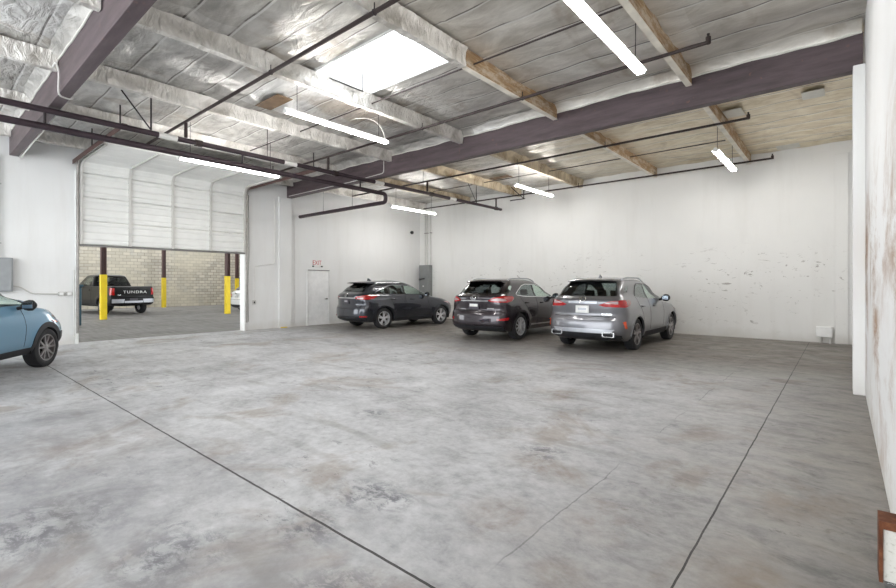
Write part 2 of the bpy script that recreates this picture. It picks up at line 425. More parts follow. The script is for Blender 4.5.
# ------------------------------------------------------------------ mesh helpers
class MB:
    """collects shapes; build() links them as ONE mesh object"""

    def __init__(s):
        s.v, s.f = [], []

    def add(s, verts, faces):
        o = len(s.v)
        s.v += [tuple(p) for p in verts]
        s.f += [tuple(i + o for i in f) for f in faces]
        return s

    def box(s, x0, x1, y0, y1, z0, z1, m=None):
        vs = [Vector(p) for p in ((x0, y0, z0), (x1, y0, z0), (x1, y1, z0), (x0, y1, z0), (x0, y0, z1), (x1, y0, z1), (x1, y1, z1), (x0, y1, z1))]
        if m is not None:
            vs = [m @ p for p in vs]
        return s.add(vs, [(3, 2, 1, 0), (4, 5, 6, 7), (0, 1, 5, 4), (1, 2, 6, 5), (2, 3, 7, 6), (3, 0, 4, 7)])

    def tube(s, pts, r, seg=10, closed=False):
        pts = [Vector(p) for p in pts]
        n = len(pts)
        rings = []
        prev = None
        for i, p in enumerate(pts):
            if closed:
                t = (pts[(i + 1) % n] - pts[i - 1])
            else:
                t = (pts[min(i + 1, n - 1)] - pts[max(i - 1, 0)])
            t.normalize()
            if prev is None:
                a = Vector((0, 0, 1)) if abs(t.z) < 0.9 else Vector((1, 0, 0))
                u = t.cross(a).normalized()
            else:
                u = (prev - t * prev.dot(t)).normalized()
            prev = u
            v = t.cross(u)
            rr = r[i] if isinstance(r, (list, tuple)) else r
            rings.append([p + (u * math.cos(2 * PI * k / seg) + v * math.sin(2 * PI * k / seg)) * rr for k in range(seg)])
        vs = [q for ring in rings for q in ring]
        fs = []
        for i in range(n if closed else n - 1):
            j = (i + 1) % n
            for k in range(seg):
                k2 = (k + 1) % seg
                fs.append((i * seg + k, i * seg + k2, j * seg + k2, j * seg + k))
        if not closed:
            fs.append(tuple(range(seg))[::-1])
            fs.append(tuple((n - 1) * seg + k for k in range(seg)))
        return s.add(vs, fs)

    def lathe(s, prof, axis='y', seg=32, centre=(0, 0, 0), closed=False):
        """prof = [(radius, along axis)]"""
        cx, cy, cz = centre
        vs, fs = [], []
        for r, a in prof:
            for k in range(seg):
                th = 2 * PI * k / seg
                c_, s_ = r * math.cos(th), r * math.sin(th)
                vs.append({'y': (cx + c_, cy + a, cz + s_), 'z': (cx + c_, cy + s_, cz + a), 'x': (cx + a, cy + c_, cz + s_)}[axis])
        m = len(prof)
        for i in range(m if closed else m - 1):
            j = (i + 1) % m
            for k in range(seg):
                k2 = (k + 1) % seg
                fs.append((i * seg + k, i * seg + k2, j * seg + k2, j * seg + k))
        return s.add(vs, fs)

    def prism(s, poly, y0, y1, axis='y'):
        """polygon in two axes extruded along the third"""
        n = len(poly)
        f = {'y': lambda p, a: (p[0], a, p[1]), 'x': lambda p, a: (a, p[0], p[1]), 'z': lambda p, a: (p[0], p[1], a)}[axis]
        vs = [f(p, y0) for p in poly] + [f(p, y1) for p in poly]
        fs = [tuple(range(n)), tuple(range(2 * n - 1, n - 1, -1))]
        for i in range(n):
            j = (i + 1) % n
            fs.append((i, i + n, j + n, j))
        return s.add(vs, fs)

    def build(s, name, mat, parent=None, smooth=True, ang=35, bevel=0.0, seg=2):
        me = bpy.data.meshes.new(name)
        me.from_pydata(s.v, [], s.f)
        bm = bmesh.new()
        bm.from_mesh(me)
        bmesh.ops.recalc_face_normals(bm, faces=bm.faces)
        bm.to_mesh(me)
        bm.free()
        me.materials.append(mat)
        if smooth:
            me.polygons.foreach_set('use_smooth', [True] * len(me.polygons))
            me.set_sharp_from_angle(angle=math.radians(ang))
        o = bpy.data.objects.new(name, me)
        COL.objects.link(o)
        if parent is not None:
            o.parent = parent
        if bevel:
            md = o.modifiers.new('bevel', 'BEVEL')
            md.width = bevel
            md.segments = seg
            md.limit_method = 'ANGLE'
        return o


def tag(o, label, cat, group=None):
    o['label'] = label
    o['category'] = cat
    if group:
        o['group'] = group
    return o


def thing(name, label, cat, loc=(0, 0, 0), rz=0.0, group=None):
    o = bpy.data.objects.new(name, None)
    o.empty_display_size = 0.2
    COL.objects.link(o)
    o.location = loc
    o.rotation_euler = (0, 0, rz)
    return tag(o, label, cat, group)


def struct(o):
    o['kind'] = 'structure'
    return o


def arc_pts(c, r, a0, a1, n, plane):
    out = []
    for i in range(n + 1):
        a = a0 + (a1 - a0) * i / n
        p, q = r * math.cos(a), r * math.sin(a)
        out.append({'xz': (c[0] + p, c[1], c[2] + q), 'xy': (c[0] + p, c[1] + q, c[2]), 'yz': (c[0], c[1] + p, c[2] + q)}[plane])
    return out


def bend(pts, r=0.08, n=4):
    """round the corners of a polyline"""
    pts = [Vector(p) for p in pts]
    out = [pts[0]]
    for i in range(1, len(pts) - 1):
        a, b, c = pts[i - 1], pts[i], pts[i + 1]
        d1, d2 = (a - b), (c - b)
        rr = min(r, d1.length * 0.45, d2.length * 0.45)
        p1, p2 = b + d1.normalized() * rr, b + d2.normalized() * rr
        for k in range(n + 1):
            t = k / n
            out.append(p1 * (1 - t) ** 2 + b * 2 * t * (1 - t) + p2 * t * t)
    out.append(pts[-1])
    return out


def text_mesh(name, body, size, mat, parent=None, extrude=0.004, loc=(0, 0, 0), rot=(0, 0, 0), sx=1.0, space=1.0):
    cu = bpy.data.curves.new(name, 'FONT')
    cu.body = body
    cu.size = size
    cu.extrude = extrude
    cu.align_x = 'CENTER'
    cu.align_y = 'CENTER'
    cu.space_character = space
    tmp = bpy.data.objects.new('lettering_source', cu)
    COL.objects.link(tmp)
    dg = bpy.context.evaluated_depsgraph_get()
    me = bpy.data.meshes.new_from_object(tmp.evaluated_get(dg))
    bpy.data.objects.remove(tmp)
    bpy.data.curves.remove(cu)
    me.materials.clear()
    me.materials.append(mat)
    mt = Matrix.Translation(loc) @ Matrix.Rotation(rot[2], 4, 'Z') @ Matrix.Rotation(rot[1], 4, 'Y') @ Matrix.Rotation(rot[0], 4, 'X') @ Matrix.Diagonal((sx, 1, 1, 1))
    me.transform(mt)
    o = bpy.data.objects.new(name, me)
    COL.objects.link(o)
    if parent is not None:
        o.parent = parent
    return o


# ------------------------------------------------------------------ room dimensions (metres)
XL, XR = -15.13, 0.25        # inner faces of the left and right walls
YB, YF = 15.70, -5.5         # back wall, and the end behind, left open so sky fills the hall
ZC = 5.30                    # roof deck
DY0, DY1, DTOP = 2.90, 7.26, 4.45   # roll-up door opening
PUR_X = [-2.02, -4.57, -7.10, -9.65, -12.2, -14.72]
BEAM_Y = [1.68, 8.92]
SKY = (-7.03, -4.64, 4.62, 5.92)    # skylight x0 x1 y0 y1


def room():
    b = MB().box(XL - 0.25, XR + 0.25, YF, YB + 0.25, -0.2, 0.0)
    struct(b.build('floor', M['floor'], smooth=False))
    b = MB()
    # left wall: pieces around the roll-up opening, one mesh
    b.box(XL - 0.22, XL, YF, DY0, 0, ZC + 0.1)
    b.box(XL - 0.22, XL, DY1, YB, 0, ZC + 0.1)
    b.box(XL - 0.22, XL, DY0, DY1, DTOP, ZC + 0.1)
    struct(b.build('wall_left', M['wall'], smooth=False))
    struct(MB().box(XL - 0.22, XR + 0.22, YB, YB + 0.22, 0, ZC + 0.1).build('wall_back', M['wall_back'], smooth=False))
    struct(MB().box(XR, XR + 0.22, YF, YB, 0, ZC + 0.1).build('wall_right', M['wall_right'], smooth=False))
    # pilasters
    struct(MB().box(0.118, XR, 8.62, 9.15, 0, 4.615).build('wall_right_pilaster', M['wall'], smooth=False, bevel=0.01))
    struct(MB().box(XL, XL + 0.10, 8.50, 8.99, 0, 4.615).build('wall_left_pilaster', M['wall'], smooth=False, bevel=0.01))
    struct(MB().box(-0.14, XR - 0.12, YB - 0.05, YB, 0, 4.92).build('wall_back_pilaster', M['wall_back'], smooth=False, bevel=0.008))
    # ceiling: foil sheets draped between the joists and battens
    rnd = np.random.RandomState(3)
    nx, ny = 200, 270
    xs = np.linspace(XL, XR, nx + 1)
    ys = np.linspace(YF, YB, ny + 1)
    # put grid lines on the skylight edges
    for val, arr in ((SKY[0], xs), (SKY[1], xs), (SKY[2], ys), (SKY[3], ys)):
        arr[np.argmin(abs(arr - val))] = val
    ph = rnd.rand(12) * 6.28

    def zc(x, y):
        f = ((y + 60.0) / 0.61 + 0.5) % 1.0
        sag = 4 * f * (1 - f)
        k = int((y + 60.0) / 0.61 + 0.5)
        amp = 0.028 + 0.022 * math.sin(k * 12.9898 + x * 0.7)
        wv = 0.016 * math.sin(x * 2.1 + ph[0] + 2 * math.sin(y * 1.3 + ph[1])) * math.sin(y * 4.3 + ph[2]) + 0.008 * math.sin(x * 7 + y * 5 + ph[3])
        inside = SKY[0] - 0.3 < x < SKY[1] + 0.3 and SKY[2] - 0.25 < y < SKY[3] + 0.25
        return ZC - (0.0 if inside else amp * sag + wv + 0.01)
    vs = [(x, y, zc(x, y)) for y in ys for x in xs]
    fs = []
    for j in range(ny):
        for i in range(nx):
            cx, cy = (xs[i] + xs[i + 1]) / 2, (ys[j] + ys[j + 1]) / 2
            if SKY[0] < cx < SKY[1] and SKY[2] < cy < SKY[3]:
                continue
            a = j * (nx + 1) + i
            fs.append((a, a + 1, a + nx + 2, a + nx + 1))
    struct(MB().add(vs, fs).build('ceiling', M['foil'], ang=60))
    # roof deck above the foil, with the skylight opening
    b = MB()
    x0, x1, y0, y1 = SKY
    zt, zb = ZC + 0.22, ZC + 0.12
    b.box(XL - 0.3, x0, YF, YB + 0.3, zb, zt).box(x1, XR + 0.3, YF, YB + 0.3, zb, zt)
    b.box(x0, x1, YF, y0, zb, zt).box(x0, x1, y1, YB + 0.3, zb, zt)
    struct(b.build('ceiling_deck', M['board'], smooth=False))
    # skylight: white curb and a frosted domed pane
    b = MB()
    t = 0.03
    b.box(x0, x0 + t, y0, y1, ZC - 0.03, ZC + 0.3).box(x1 - t, x1, y0, y1, ZC - 0.03, ZC + 0.3)
    b.box(x0 + t, x1 - t, y0, y0 + t, ZC - 0.03, ZC + 0.3).box(x0 + t, x1 - t, y1 - t, y1, ZC - 0.03, ZC + 0.3)
    wdw = struct(b.build('window_1', M['white_metal'], smooth=False))
    n = 12
    vs, fs = [], []
    for j in range(n + 1):
        for i in range(n + 1):
            u, v = i / n, j / n
            h = 0.18 * (1 - (2 * u - 1) ** 4) * (1 - (2 * v - 1) ** 4)
            vs.append((x0 + (x1 - x0) * u, y0 + (y1 - y0) * v, ZC + 0.30 + h))
    for j in range(n):
        for i in range(n):
            a = j * (n + 1) + i
            fs.append((a, a + 1, a + n + 2, a + n + 1))
    MB().add(vs, fs).build('skylight_pane', M['skylight'], wdw)
    # girders
    for k, y in enumerate(BEAM_Y):
        g = thing('roof_girder', ['deep brown roof girder crossing the upper left corner, nearest the viewer',
                                  'deep brown roof girder spanning the middle of the hall to the right pilaster'][k], 'beam', (0, y, 0))
        MB().box(XL + 0.02, XR - 0.02, -0.085, 0.085, 4.62, 5.15).build('beam', M['girder'], g, bevel=0.008)
        b = MB()
        lip = MB()
        for sgn in (-1, 1):
            # the ceiling foil sags down onto the top of the girder and ends in a pale taped lip
            rows = [[], [], [], []]
            nn = 150
            for i in range(nn + 1):
                x = XL + 0.03 + (XR - XL - 0.06) * i / nn
                hem = 5.135 + 0.010 * math.sin(x * 3.1 + sgn) + 0.006 * math.sin(x * 9.7)
                for r_, (dy, z) in zip(rows, ((0.24, ZC - 0.02), (0.16, ZC - 0.06), (0.11, ZC - 0.11), (0.092, hem))):
                    r_.append((x, sgn * dy, z))
            m = nn + 1
            b.add(rows[0] + rows[1] + rows[2] + rows[3], [(q * m + i, q * m + i + 1, (q + 1) * m + i + 1, (q + 1) * m + i) for q in range(3) for i in range(nn)])
            lip.tube([(p[0], p[1] + sgn * 0.006, p[2]) for p in rows[3]], 0.016, 6)
        lip.build('taped_lip', M['foil_patch'], g)
        b.build('foil_hem', M['foil'], g, ang=60)


def purlins():
    side = {0: 'nearest the right wall', 1: 'second from the right wall', 2: 'third from the right wall', 3: 'fourth from the right wall',
            4: 'fifth from the right wall', 5: 'against the left wall'}
    bays = [('this side of the near girder', YF + 0.1, BEAM_Y[0] - 0.10), ('between the two girders', BEAM_Y[0] + 0.10, BEAM_Y[1] - 0.10),
            ('beyond the middle girder', BEAM_Y[1] + 0.10, YB - 0.01)]
    for bi, (bn, y0, y1) in enumerate(bays):
        for pi, x in enumerate(PUR_X):
            if bi == 0 and pi not in (2, 3, 4, 5):
                continue
            wrapped = (pi >= 2) or (bi == 0)
            half_w = pi == 1 and bi == 1
            kind = 'half foil-wrapped roof joist' if half_w else ('crinkled foil-wrapped roof joist' if wrapped else 'bare tan wooden roof joist')
            t = thing('roof_joist', '%s %s, %s' % (kind, bn, side[pi]), 'beam', (x, y0, 5.0), 0, 'roof joists')
            L = y1 - y0
            MB().box(-0.045, 0.045, 0, L, 0.0, 0.29).build('joist', M['wood'], t, bevel=0.006)
            if wrapped or half_w:
                # crinkled foil jacket, stopping short of the girder end
                rr = random.Random(pi * 7 + bi)
                n = 110
                l0, l1 = 0.0, L * (1.0 if wrapped else 0.56)
                prof = [(0.095, 0.27), (0.065, 0.20), (0.056, 0.10), (0.058, 0.0), (0.052, -0.012), (-0.052, -0.012), (-0.058, 0.0), (-0.056, 0.10), (-0.065, 0.20), (-0.095, 0.27)]
                vs, fs = [], []
                for i in range(n + 1):
                    yy = l0 + (l1 - l0) * i / n
                    for (px, pz) in prof:
                        d = 0.010 * math.sin(yy * 5 + pz * 21 + pi) + rr.uniform(-0.006, 0.006)
                        s = 1 if px > 0 else -1
                        vs.append((px + s * max(-0.002, d), yy, pz + rr.uniform(-0.006, 0.002) - (0.006 * math.sin(yy * 3.3 + pi) if pz < 0.02 else 0)))
                m = len(prof)
                for i in range(n):
                    for k in range(m - 1):
                        fs.append((i * m + k, i * m + k + 1, (i + 1) * m + k + 1, (i + 1) * m + k))
                MB().add(vs, fs).build('foil_wrap', M['foil_wrap_tan' if bi == 2 and pi < 5 else 'foil_wrap'], t, ang=50)
            if not wrapped:
                MB().box(-0.048, 0.048, L * 0.565 if half_w else 0, L, -0.014, -0.0005).build('edge_strip', M['wood_pale'], t)
    # bared boards where the foil is torn away
    tag(MB().box(-9.1, -8.25, 4.62, 4.95, 5.185, 5.20).build('roof_board', M['board']), 'bare brown roof board showing through torn foil left of the skylight', 'board')
    tag(MB().box(-9.25, -8.5, 13.05, 13.35, 5.185, 5.20).build('roof_board', M['board']), 'bare brown roof board showing through torn foil near the back wall', 'board')
    # loose squares of insulation facing
    for (x0, x1, y0, y1, z, lab) in ((-1.95, -1.60, 11.3, 11.9, 5.245, 'pale square of loose insulation facing beside the right-hand far joist'),
                                     (-2.6, -2.12, 10.2, 10.6, 5.245, 'pale square of loose insulation facing left of the right-hand far joist'),
                                     (-0.6, -0.25, 11.2, 11.7, 5.245, 'small pale square of loose insulation facing close to the right wall'),
                                     (-1.35, -0.85, 15.1, 15.69, 5.245, 'pale square of loose insulation facing above the top of the back wall')):
        b = MB()
        m = Matrix.Translation(((x0 + x1) / 2, (y0 + y1) / 2, z)) @ Matrix.Rotation(0.03, 4, 'X')
        b.box(-(x1 - x0) / 2, (x1 - x0) / 2, -(y1 - y0) / 2, (y1 - y0) / 2, -0.010, 0.0, m)
        tag(b.build('insulation_patch', M['foil_patch'], bevel=0.004), lab, 'insulation')


def rollup_door():
    d = MB()
    # side frame channels are the door's own mesh
    for y in (DY0 - 0.06, DY1 + 0.0):
        d.box(XL - 0.005, XL + 0.09, y, y + 0.06, 0, DTOP + 0.05)
    root = struct(d.build('door_1', M['frame_white'], smooth=False, bevel=0.006))
    X0, zb, zk, r = XL + 0.14, 2.58, 4.44, 0.32

    def path(s):
        v = zk - zb
        if s < v:
            return X0, zb + s, 1.0, 0.0
        s -= v
        if s < r * PI / 2:
            a = s / r
            return X0 + r - r * math.cos(a), zk + r * math.sin(a), math.cos(a), -math.sin(a)
        s -= r * PI / 2
        return X0 + r + s, zk + r, 0.0, -1.0
    H = 0.62
    for i in range(7):
        s0, s1 = i * H + 0.004, (i + 1) * H - 0.004
        n = 36
        prof_in, prof_out = [], []
        for k in range(n + 1):
            s = s0 + (s1 - s0) * k / n
            x, z, nx_, nz_ = path(s)
            f = (k / n)
            rib = 0.0
            for c in (0.2, 0.5, 0.8):
                rib = max(rib, 0.016 * max(0, 1 - abs(f - c) / 0.05))
            e = 0.030 * max(0, 1 - min(f, 1 - f) / 0.035)
            dd = 0.022 - rib - e
            prof_in.append((x + nx_ * dd, z + nz_ * dd))
            prof_out.append((x - nx_ * 0.03, z - nz_ * 0.03))
        poly = prof_in + prof_out[::-1]
        m = len(prof_in)
        vs = [(p[0], DY0 + 0.005, p[1]) for p in poly] + [(p[0], DY1 - 0.005, p[1]) for p in poly]
        N = len(poly)
        fs = [(q, (q + 1) % N, (q + 1) % N + N, q + N) for q in range(N)]
        for q in range(m - 1):
            fs.append((q, q + 1, N - 2 - q, N - 1 - q))
            fs.append((q + N, q + 1 + N, 2 * N - 2 - q, 2 * N - 1 - q))
        MB().add(vs, fs).build('door_section', M['door_panel'], root, ang=25)
    # vertical stiles that follow the curve
    L = 7 * H
    for k in range(5):
        yc = DY0 + 0.04 + (DY1 - DY0 - 0.08) * k / 4
        vs, fs = [], []
        n = 60
        for i in range(n + 1):
            s = L * i / n
            x, z, nx_, nz_ = path(s)
            for (dy, dd) in ((-0.03, 0.012), (-0.03, 0.062), (0.03, 0.062), (0.03, 0.012)):
                vs.append((x + nx_ * dd, yc + dy, z + nz_ * dd))
        for i in range(n):
            for q in range(4):
                fs.append((i * 4 + q, i * 4 + (q + 1) % 4, (i + 1) * 4 + (q + 1) % 4, (i + 1) * 4 + q))
        fs += [(0, 1, 2, 3), (n * 4, n * 4 + 1, n * 4 + 2, n * 4 + 3)]
        MB().add(vs, fs).build('door_stile', M['stile'], root)
    MB().box(X0 - 0.03, X0 + 0.03, DY0 + 0.01, DY1 - 0.01, zb - 0.05, zb + 0.002).build('bottom_seal', M['door_edge'], root, bevel=0.01)
    # tracks
    for y, s in ((DY0 - 0.035, -1), (DY1 + 0.035, 1)):
        pts = []
        for i in range(61):
            sv = -2.3 + (L + 2.3) * i / 60
            if sv < 0:
                pts.append((X0 + 0.02, y, zb + sv))
            else:
                x, z, a, c = path(sv)
                pts.append((x + a * 0.02, y, z + c * 0.02))
        MB().tube(pts, 0.032, 8).build('track', M['track'], root)
    # horizontal hanging rails: brown steel angles
    for y in (DY0 - 0.07, DY1 + 0.10):
        b = MB()
        b.box(X0 - 0.10, X0 + 4.1, y - 0.05, y + 0.05, 4.74, 4.75).box(X0 - 0.10, X0 + 4.1, y - 0.05, y - 0.04, 4.64, 4.75)
        b.build('hanging_rail', M['brown_angle'], root)
        bb = MB()
        for xx in (X0 + 1.6, X0 + 3.8):
            bb.tube([(xx, y, 4.75), (xx, y, 5.2)], 0.014, 6)
        bb.build('rail_hanger', M['rod'], root)
    # rollers' dark slots on the jamb
    for k in range(8):
        z = 2.75 + k * 0.22
        MB().box(XL + 0.088, XL + 0.094, DY0 - 0.035, DY0 - 0.015, z, z + 0.09).build('roller_slot', M['rod'], root)


def side_door():
    y0, y1, h = 9.70, 10.60, 2.05
    b = MB()
    b.box(XL, XL + 0.045, y0 - 0.05, y0, 0, h + 0.05).box(XL, XL + 0.045, y1, y1 + 0.05, 0, h + 0.05).box(XL, XL + 0.045, y0, y1, h, h + 0.05)
    root = struct(b.build('door_2', M['frame_white'], smooth=False, bevel=0.005))
    MB().box(XL, XL + 0.02, y0 + 0.004, y1 - 0.004, 0.01, h - 0.004).build('door_leaf', M['door_white'], root, bevel=0.004)
    MB().box(XL + 0.045, XL + 0.062, y0 - 0.02, y1 + 0.02, h + 0.006, h + 0.03).build('drip_strip', M['door_edge'], root)
    b = MB()
    b.lathe([(0.0, 0.0), (0.03, 0.0), (0.03, 0.012), (0.012, 0.014), (0.012, 0.05), (0.0, 0.05)], 'x', 12, (XL + 0.02, y1 - 0.08, 0.98))
    b.box(XL + 0.055, XL + 0.075, y1 - 0.20, y1 - 0.065, 0.965, 0.99)
    b.build('door_handle', M['handle'], root)
    # exit sign above
    s = thing('exit_sign', 'small EXIT sign with red letters above the white side door', 'sign', (XL, 10.08, 2.33))
    MB().box(0.0, 0.03, -0.20, 0.20, -0.12, 0.12).build('sign_plate', M['sign_white'], s, bevel=0.004)
    text_mesh('lettering', 'EXIT', 0.24, M['red_ink'], s, 0.002, (0.032, 0, 0.015), (PI / 2, 0, PI / 2), 0.78)
    for yy in (-0.19, 0.19):
        MB().lathe([(0, 0), (0.022, 0), (0.03, 0.05), (0.0, 0.055)], 'x', 12, (0.03, yy, -0.115)).build('lamp_head', M['black'], s)


def fluorescent(x, y0, label, cord=False, z=4.62, wide=False):
    L = 2.44
    t = thing('fluorescent_light', label, 'light', (x, y0, z), 0, 'hanging fluorescent strip lights')
    MB().prism([(-0.024, 0.065), (0.024, 0.065), (0.028, 0.03), (0.022, 0.004), (-0.022, 0.004), (-0.028, 0.03)] if not wide else
               [(-0.024, 0.075), (0.024, 0.075), (0.03, 0.045), (0.085, 0.012), (0.083, 0.008), (0.0, 0.022), (-0.083, 0.008), (-0.085, 0.012), (-0.03, 0.045)], 0, L).build('housing', M['white_metal'], t, bevel=0.003)
    for s in (-0.034, 0.034):
        MB().tube([(s, 0.03, -0.008), (s, L - 0.03, -0.008)], 0.0155, 12).build('tube_lamp', M['tube'], t)
    for yy in (0.0, L - 0.035):
        MB().box(-0.058, 0.058, yy, yy + 0.035, -0.03, 0.03).build('lamp_holder', M['white_metal'], t, bevel=0.004)
    for yy in (0.25, L - 0.25):
        MB().tube([(0, yy, 0.06), (0, yy, 5.24 - z)], 0.006, 6).build('hanging_chain', M['rod'], t)
    if cord:
        pts = [(0, L - 0.06, 0.07)]
        for i in range(1, 13):
            a = i / 12
            pts.append((-0.9 * a ** 2.2, L - 0.06 - 0.25 * a, 0.07 + 0.55 * math.sin(a * PI / 2)))
        MB().tube(pts, 0.012, 6).build('power_cord', M['cable'], t)


def lights():
    fluorescent(-2.22, 4.50, 'lit fluorescent strip hanging near the top right of the photo', wide=True)
    fluorescent(-7.52, 4.35, 'lit fluorescent strip just left of the skylight, a curved cord at one end', True)
    fluorescent(-11.3, 3.95, 'lit fluorescent strip in front of the raised white roll-up door', z=4.37)
    fluorescent(-2.22, 12.08, 'lit fluorescent strip near the right wall beyond the middle girder', wide=True)
    fluorescent(-7.70, 12.20, 'lit fluorescent strip above the plum and grey cars, before the back wall')
    fluorescent(-12.6, 11.55, 'lit fluorescent strip in the far corner above the charcoal car', z=4.40)


def sprinklers():
    XM = -10.45
    t = thing('sprinkler_main', 'thick dark red sprinkler main running front to back, upper of the pair', 'pipe', (XM, 0, 4.55))
    MB().tube([(0, YF + 0.2, 0), (0, YB - 0.15, 0)], 0.055, 14).build('pipe', M['pipe'], t)
    for y in (3.46, 6.2, 9.1, 12.5):
        MB().tube([(0, y - 0.17, 0), (0, y + 0.17, 0)], 0.0575, 14).build('pipe_tag', M['white_tag'], t)
    for y in (4.05, 7.55, 11.4, 15.2):
        MB().tube([(0, y - 0.07, 0), (0, y + 0.07, 0)], 0.072, 14).build('coupling', M['pipe_thin'], t)
    for y in (3.16, 13.9):
        b = MB().tube([(0, y, 0.05), (0, y, 0.72)], 0.016, 6)
        b.tube([(0, y, 0.06), (0, y - 0.5, 0.70)], 0.014, 6)
        b.build('sway_brace', M['rod'], t)
    for y in (0.4, 5.6, 9.3, 11.0):
        MB().tube([(0, y, 0.05), (0, y, 0.73)], 0.008, 6).build('hanger_rod', M['rod'], t)
    t = thing('sprinkler_main', 'thick dark red sprinkler main turning back to the left wall, lower of the pair', 'pipe', (XM, 0, 4.26))
    pts = bend([(0, YF + 0.2, 0), (0, 9.36, 0), (0, 9.36, -0.25), (XL - XM + 0.02, 9.36, -0.25)], 0.12, 6)
    MB().tube(pts, 0.06, 14).build('pipe', M['pipe'], t)
    for y in (1.55, 5.0, 8.4):
        MB().tube([(0, y, 0.04), (0, y, 0.24)], 0.022, 6).build('link_strap', M['rod'], t)
    for x in (-1.6, -3.2):
        MB().tube([(x, 9.36, -0.2), (x, 9.36, 0.98)], 0.007, 6).build('hanger_rod', M['rod'], t)
    labs = ['thin dark sprinkler line crossing below the skylight, nearest the viewer', 'thin dark sprinkler line crossing in front of the middle girder',
            'thin dark sprinkler line crossing just beyond the middle girder', 'thin dark sprinkler line crossing close to the back wall']
    for k, (y, xe) in enumerate(((3.80, -1.4), (7.32, -1.42), (11.2, -1.45), (15.2, -1.42))):
        t = thing('sprinkler_line', labs[k], 'pipe', (0, y, 4.95), 0, 'sprinkler lines')
        MB().tube([(-14.4, 0, 0), (xe, 0, 0)], [0.026 if k else 0.03] * 2, 10).build('pipe', M['pipe_thin'], t)
        MB().tube([(xe - 0.01, 0, -0.02), (xe - 0.01, 0, 0.075)], 0.034, 10).build('elbow', M['pipe_thin'], t)
        MB().tube([(xe - 0.01, 0, 0.07), (xe - 0.01, 0, 0.12)], [0.012, 0.02], 8).build('sprinkler_head', M['rod'], t)
        MB().tube([(XM, 0, -0.335), (XM, 0, -0.02)], 0.034, 10).build('riser', M['pipe_thin'], t)
        for x in (-4.52, -7.05, -12.15):
            b = MB().tube([(x + 0.07, 0, 0.0), (x + 0.07, 0, 0.12)], 0.009, 6)
            b.tube(arc_pts((x + 0.07, 0, 0), 0.036, 0, 2 * PI, 12, 'yz'), 0.006, 6)
            b.build('hanger', M['rod'], t)
    # low sway brace against the back wall
    t = thing('pipe_brace', 'small dark triangular pipe brace hanging near the top of the back wall', 'brace', (-9.0, 14.9, 4.72))
    b = MB().tube([(0, 0, 0.45), (0.0, 0.0, 0.0)], 0.018, 6).tube([(-0.6, 0, 0.0), (0.05, 0, 0.0)], 0.022, 6).tube([(-0.55, 0, 0.5), (0, 0, 0.0)], 0.016, 6)
    b.build('brace', M['rod'], t)
    # thin conduit parallel to the sprinkler lines
    for (y, z, x0, x1, lab) in ((5.95, 5.10, -12.0, -2.0, 'thin grey conduit crossing the ceiling along the far edge of the skylight'),
                                (13.2, 5.12, -12.0, -2.2, 'thin grey conduit crossing the ceiling before the back wall')):
        tag(MB().tube([(x0, y, z), (x1, y, z)], 0.014, 8).build('ceiling_conduit', M['pipe_thin'] if y < 8 else M['pipe_thin']), lab, 'conduit')
    # skylight service frame
    tag(MB().tube([(-6.95, 4.9, 5.22), (-6.95, 5.65, 5.22), (-6.95, 5.65, 5.58)], 0.012, 6).build('skylight_rod', M['rod']), 'thin bent rod hanging in the bright skylight opening', 'rod')


